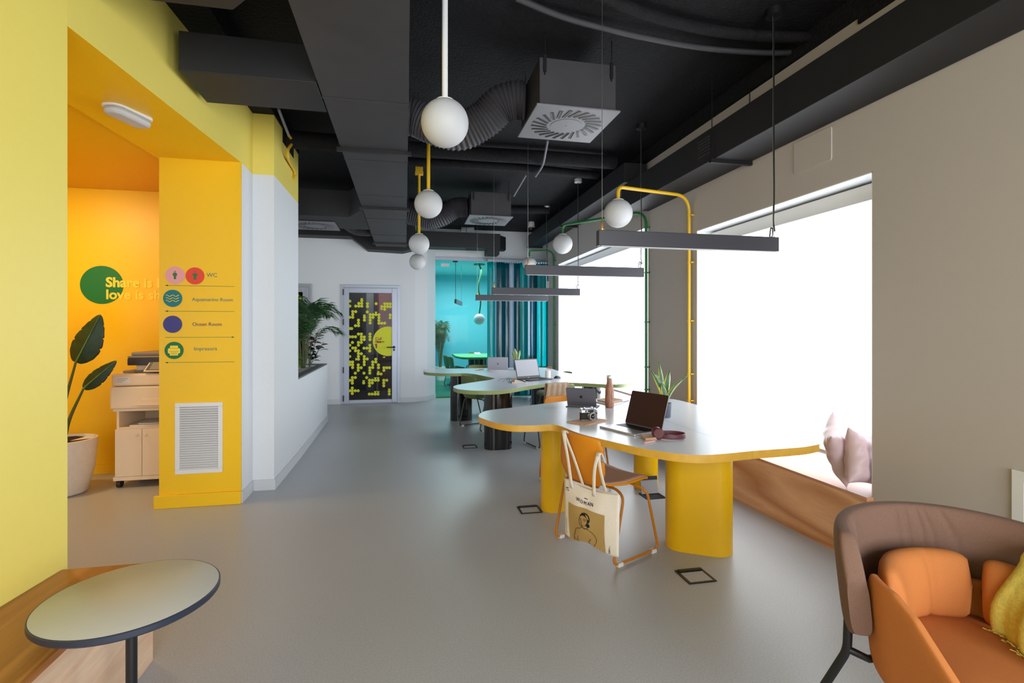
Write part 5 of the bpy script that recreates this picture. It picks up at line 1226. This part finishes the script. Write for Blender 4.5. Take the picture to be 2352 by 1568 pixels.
# ------------------------------------------------------------------ the aqua room
OUT = [FZ(x, y, TZ).to_2d() for x, y in ((1019, 807), (1037, 816.5), (1046, 819.5), (1060, 820.3), (1150, 820.5), (1200, 818), (1200, 810))]
OUT = [Vector((1.18, 13.1)), Vector((1.16, 12.0)), Vector((1.24, 11.5)), Vector((1.34, 11.35)), Vector((2.6, 11.2)), Vector((3.0, 11.5)), Vector((3.0, 12.9)), Vector((2.6, 13.15)), Vector((1.4, 13.2))]
t = thing('meeting_table', 'green angular table with a bright green edge inside the aqua room', 'table', (2.0, 12.2, 0))
link('tabletop', MB().prism([tuple(v) for v in offset_loop(OUT, -.004)], TZ-.04, TZ), 'green_top', t, True, smooth=False)
link('edge_band', MB().band(OUT, offset_loop(OUT, -.0035), TZ-.045, TZ-.001), 'green_edge', t, True, smooth=False)
for (x, y, m_) in ((1.72, 11.75, 'leg_black'), (2.6, 12.6, 'leg_black'), (1.7, 12.7, 'leg_black')): link('leg', MB().lathe([(.15, 0), (.15, TZ-.042)], (x, y, 0), 28), m_, t, True)
single('paper_sheet', MB().prism([tuple(FZ(x, y, TZ).to_2d()) for x, y in ((1092, 813.2), (1105, 812.8), (1101, 808.8), (1088, 809.4))], TZ+.0005, TZ+.003), 'paper', 'white sheet of paper on the green table in the aqua room', 'paper', smooth=False)
G3 = 'green chairs around the table in the aqua room'
c1 = make_chair('green chair at the left of the aqua room table, the one farther from the glass', 'chair_green', 'chair_green', 'green_frame', (1.18, 12.35), math.radians(-78), G3)
for (x, y, a, lb) in ((1.25, 11.75, -80, 'green chair at the left of the aqua room table, nearer the glass'), (1.85, 13.45, 178, 'green chair behind the aqua room table, only its back top visible'), (2.05, 11.25, 10, 'green chair on the near side of the aqua room table, half behind the curtain')):
    c_ = copy_tree(c1); c_.location = (x, y, 0); c_.rotation_euler = (0, 0, math.radians(a)); c_['label'] = lb
palm_thing('palm in a white pot at the left end of the aqua room, behind glass', (.92, 13.74, .003), 1.38, .24, .20, 17, 21, pot=(.17, .36))
t = thing('globe_pendant', 'small white globe on a wavy green cable inside the aqua room', 'pendant lamp', (1.66, 11.6, 1.4))
gp_ = FY(1101, 733, 11.6); link('globe', MB().sph(gp_, .128, 30, 20), 'opal', t, True, angle=80)
z0_ = gp_.z+.125; link('cable', MB().tube(smooth_path([(gp_.x, 11.6, z0_), (gp_.x+.03, 11.6, z0_+.3), (gp_.x-.02, 11.6, z0_+.6), (gp_.x+.04, 11.6, z0_+.95), (gp_.x, 11.6, 2.86)], 6), .017, 10), 'green_metal', t, True)
link('ceiling_rose', MB().lathe([(.13, -.02), (.13, 0)], (gp_.x, 11.6, 2.87), 24), 'green_metal', t, True)
t = thing('linear_pendant', 'short dark pendant bar hanging at an angle inside the aqua room', 'pendant lamp', (1.15, 12.0, 1.9))
a, c = FY(1046, 689, 11.0), FY(1060, 684, 12.1); b = MB(); z_ = 1.97
a = Vector((a.x, 11.0, 1.98)); c = Vector((c.x, 12.1, 1.98)); d = (c-a).normalized(); M = Matrix.Translation((a+c)/2) @ Matrix.Rotation(math.atan2(d.y, d.x), 4, 'Z'); hl = (c-a).length/2
link('housing', MB().box((-hl, -.022, -.045), (hl, .022, .045), M), 'bar_metal', t, True, smooth=False)
link('wire', MB().tube([tuple(a+d*.05+Vector((0, 0, .04))), (a.x+d.x*.05, a.y+d.y*.05, 2.87)], .005, 6).tube([tuple(c-d*.05+Vector((0, 0, .04))), (c.x-d.x*.05, c.y-d.y*.05, 2.87)], .002, 6), 'black', t, True)
link('ceiling_rose', MB().box((a.x-.05, a.y, 2.83), (a.x+.05, a.y+.1, 2.87)), 'black_metal', t, True, smooth=False)
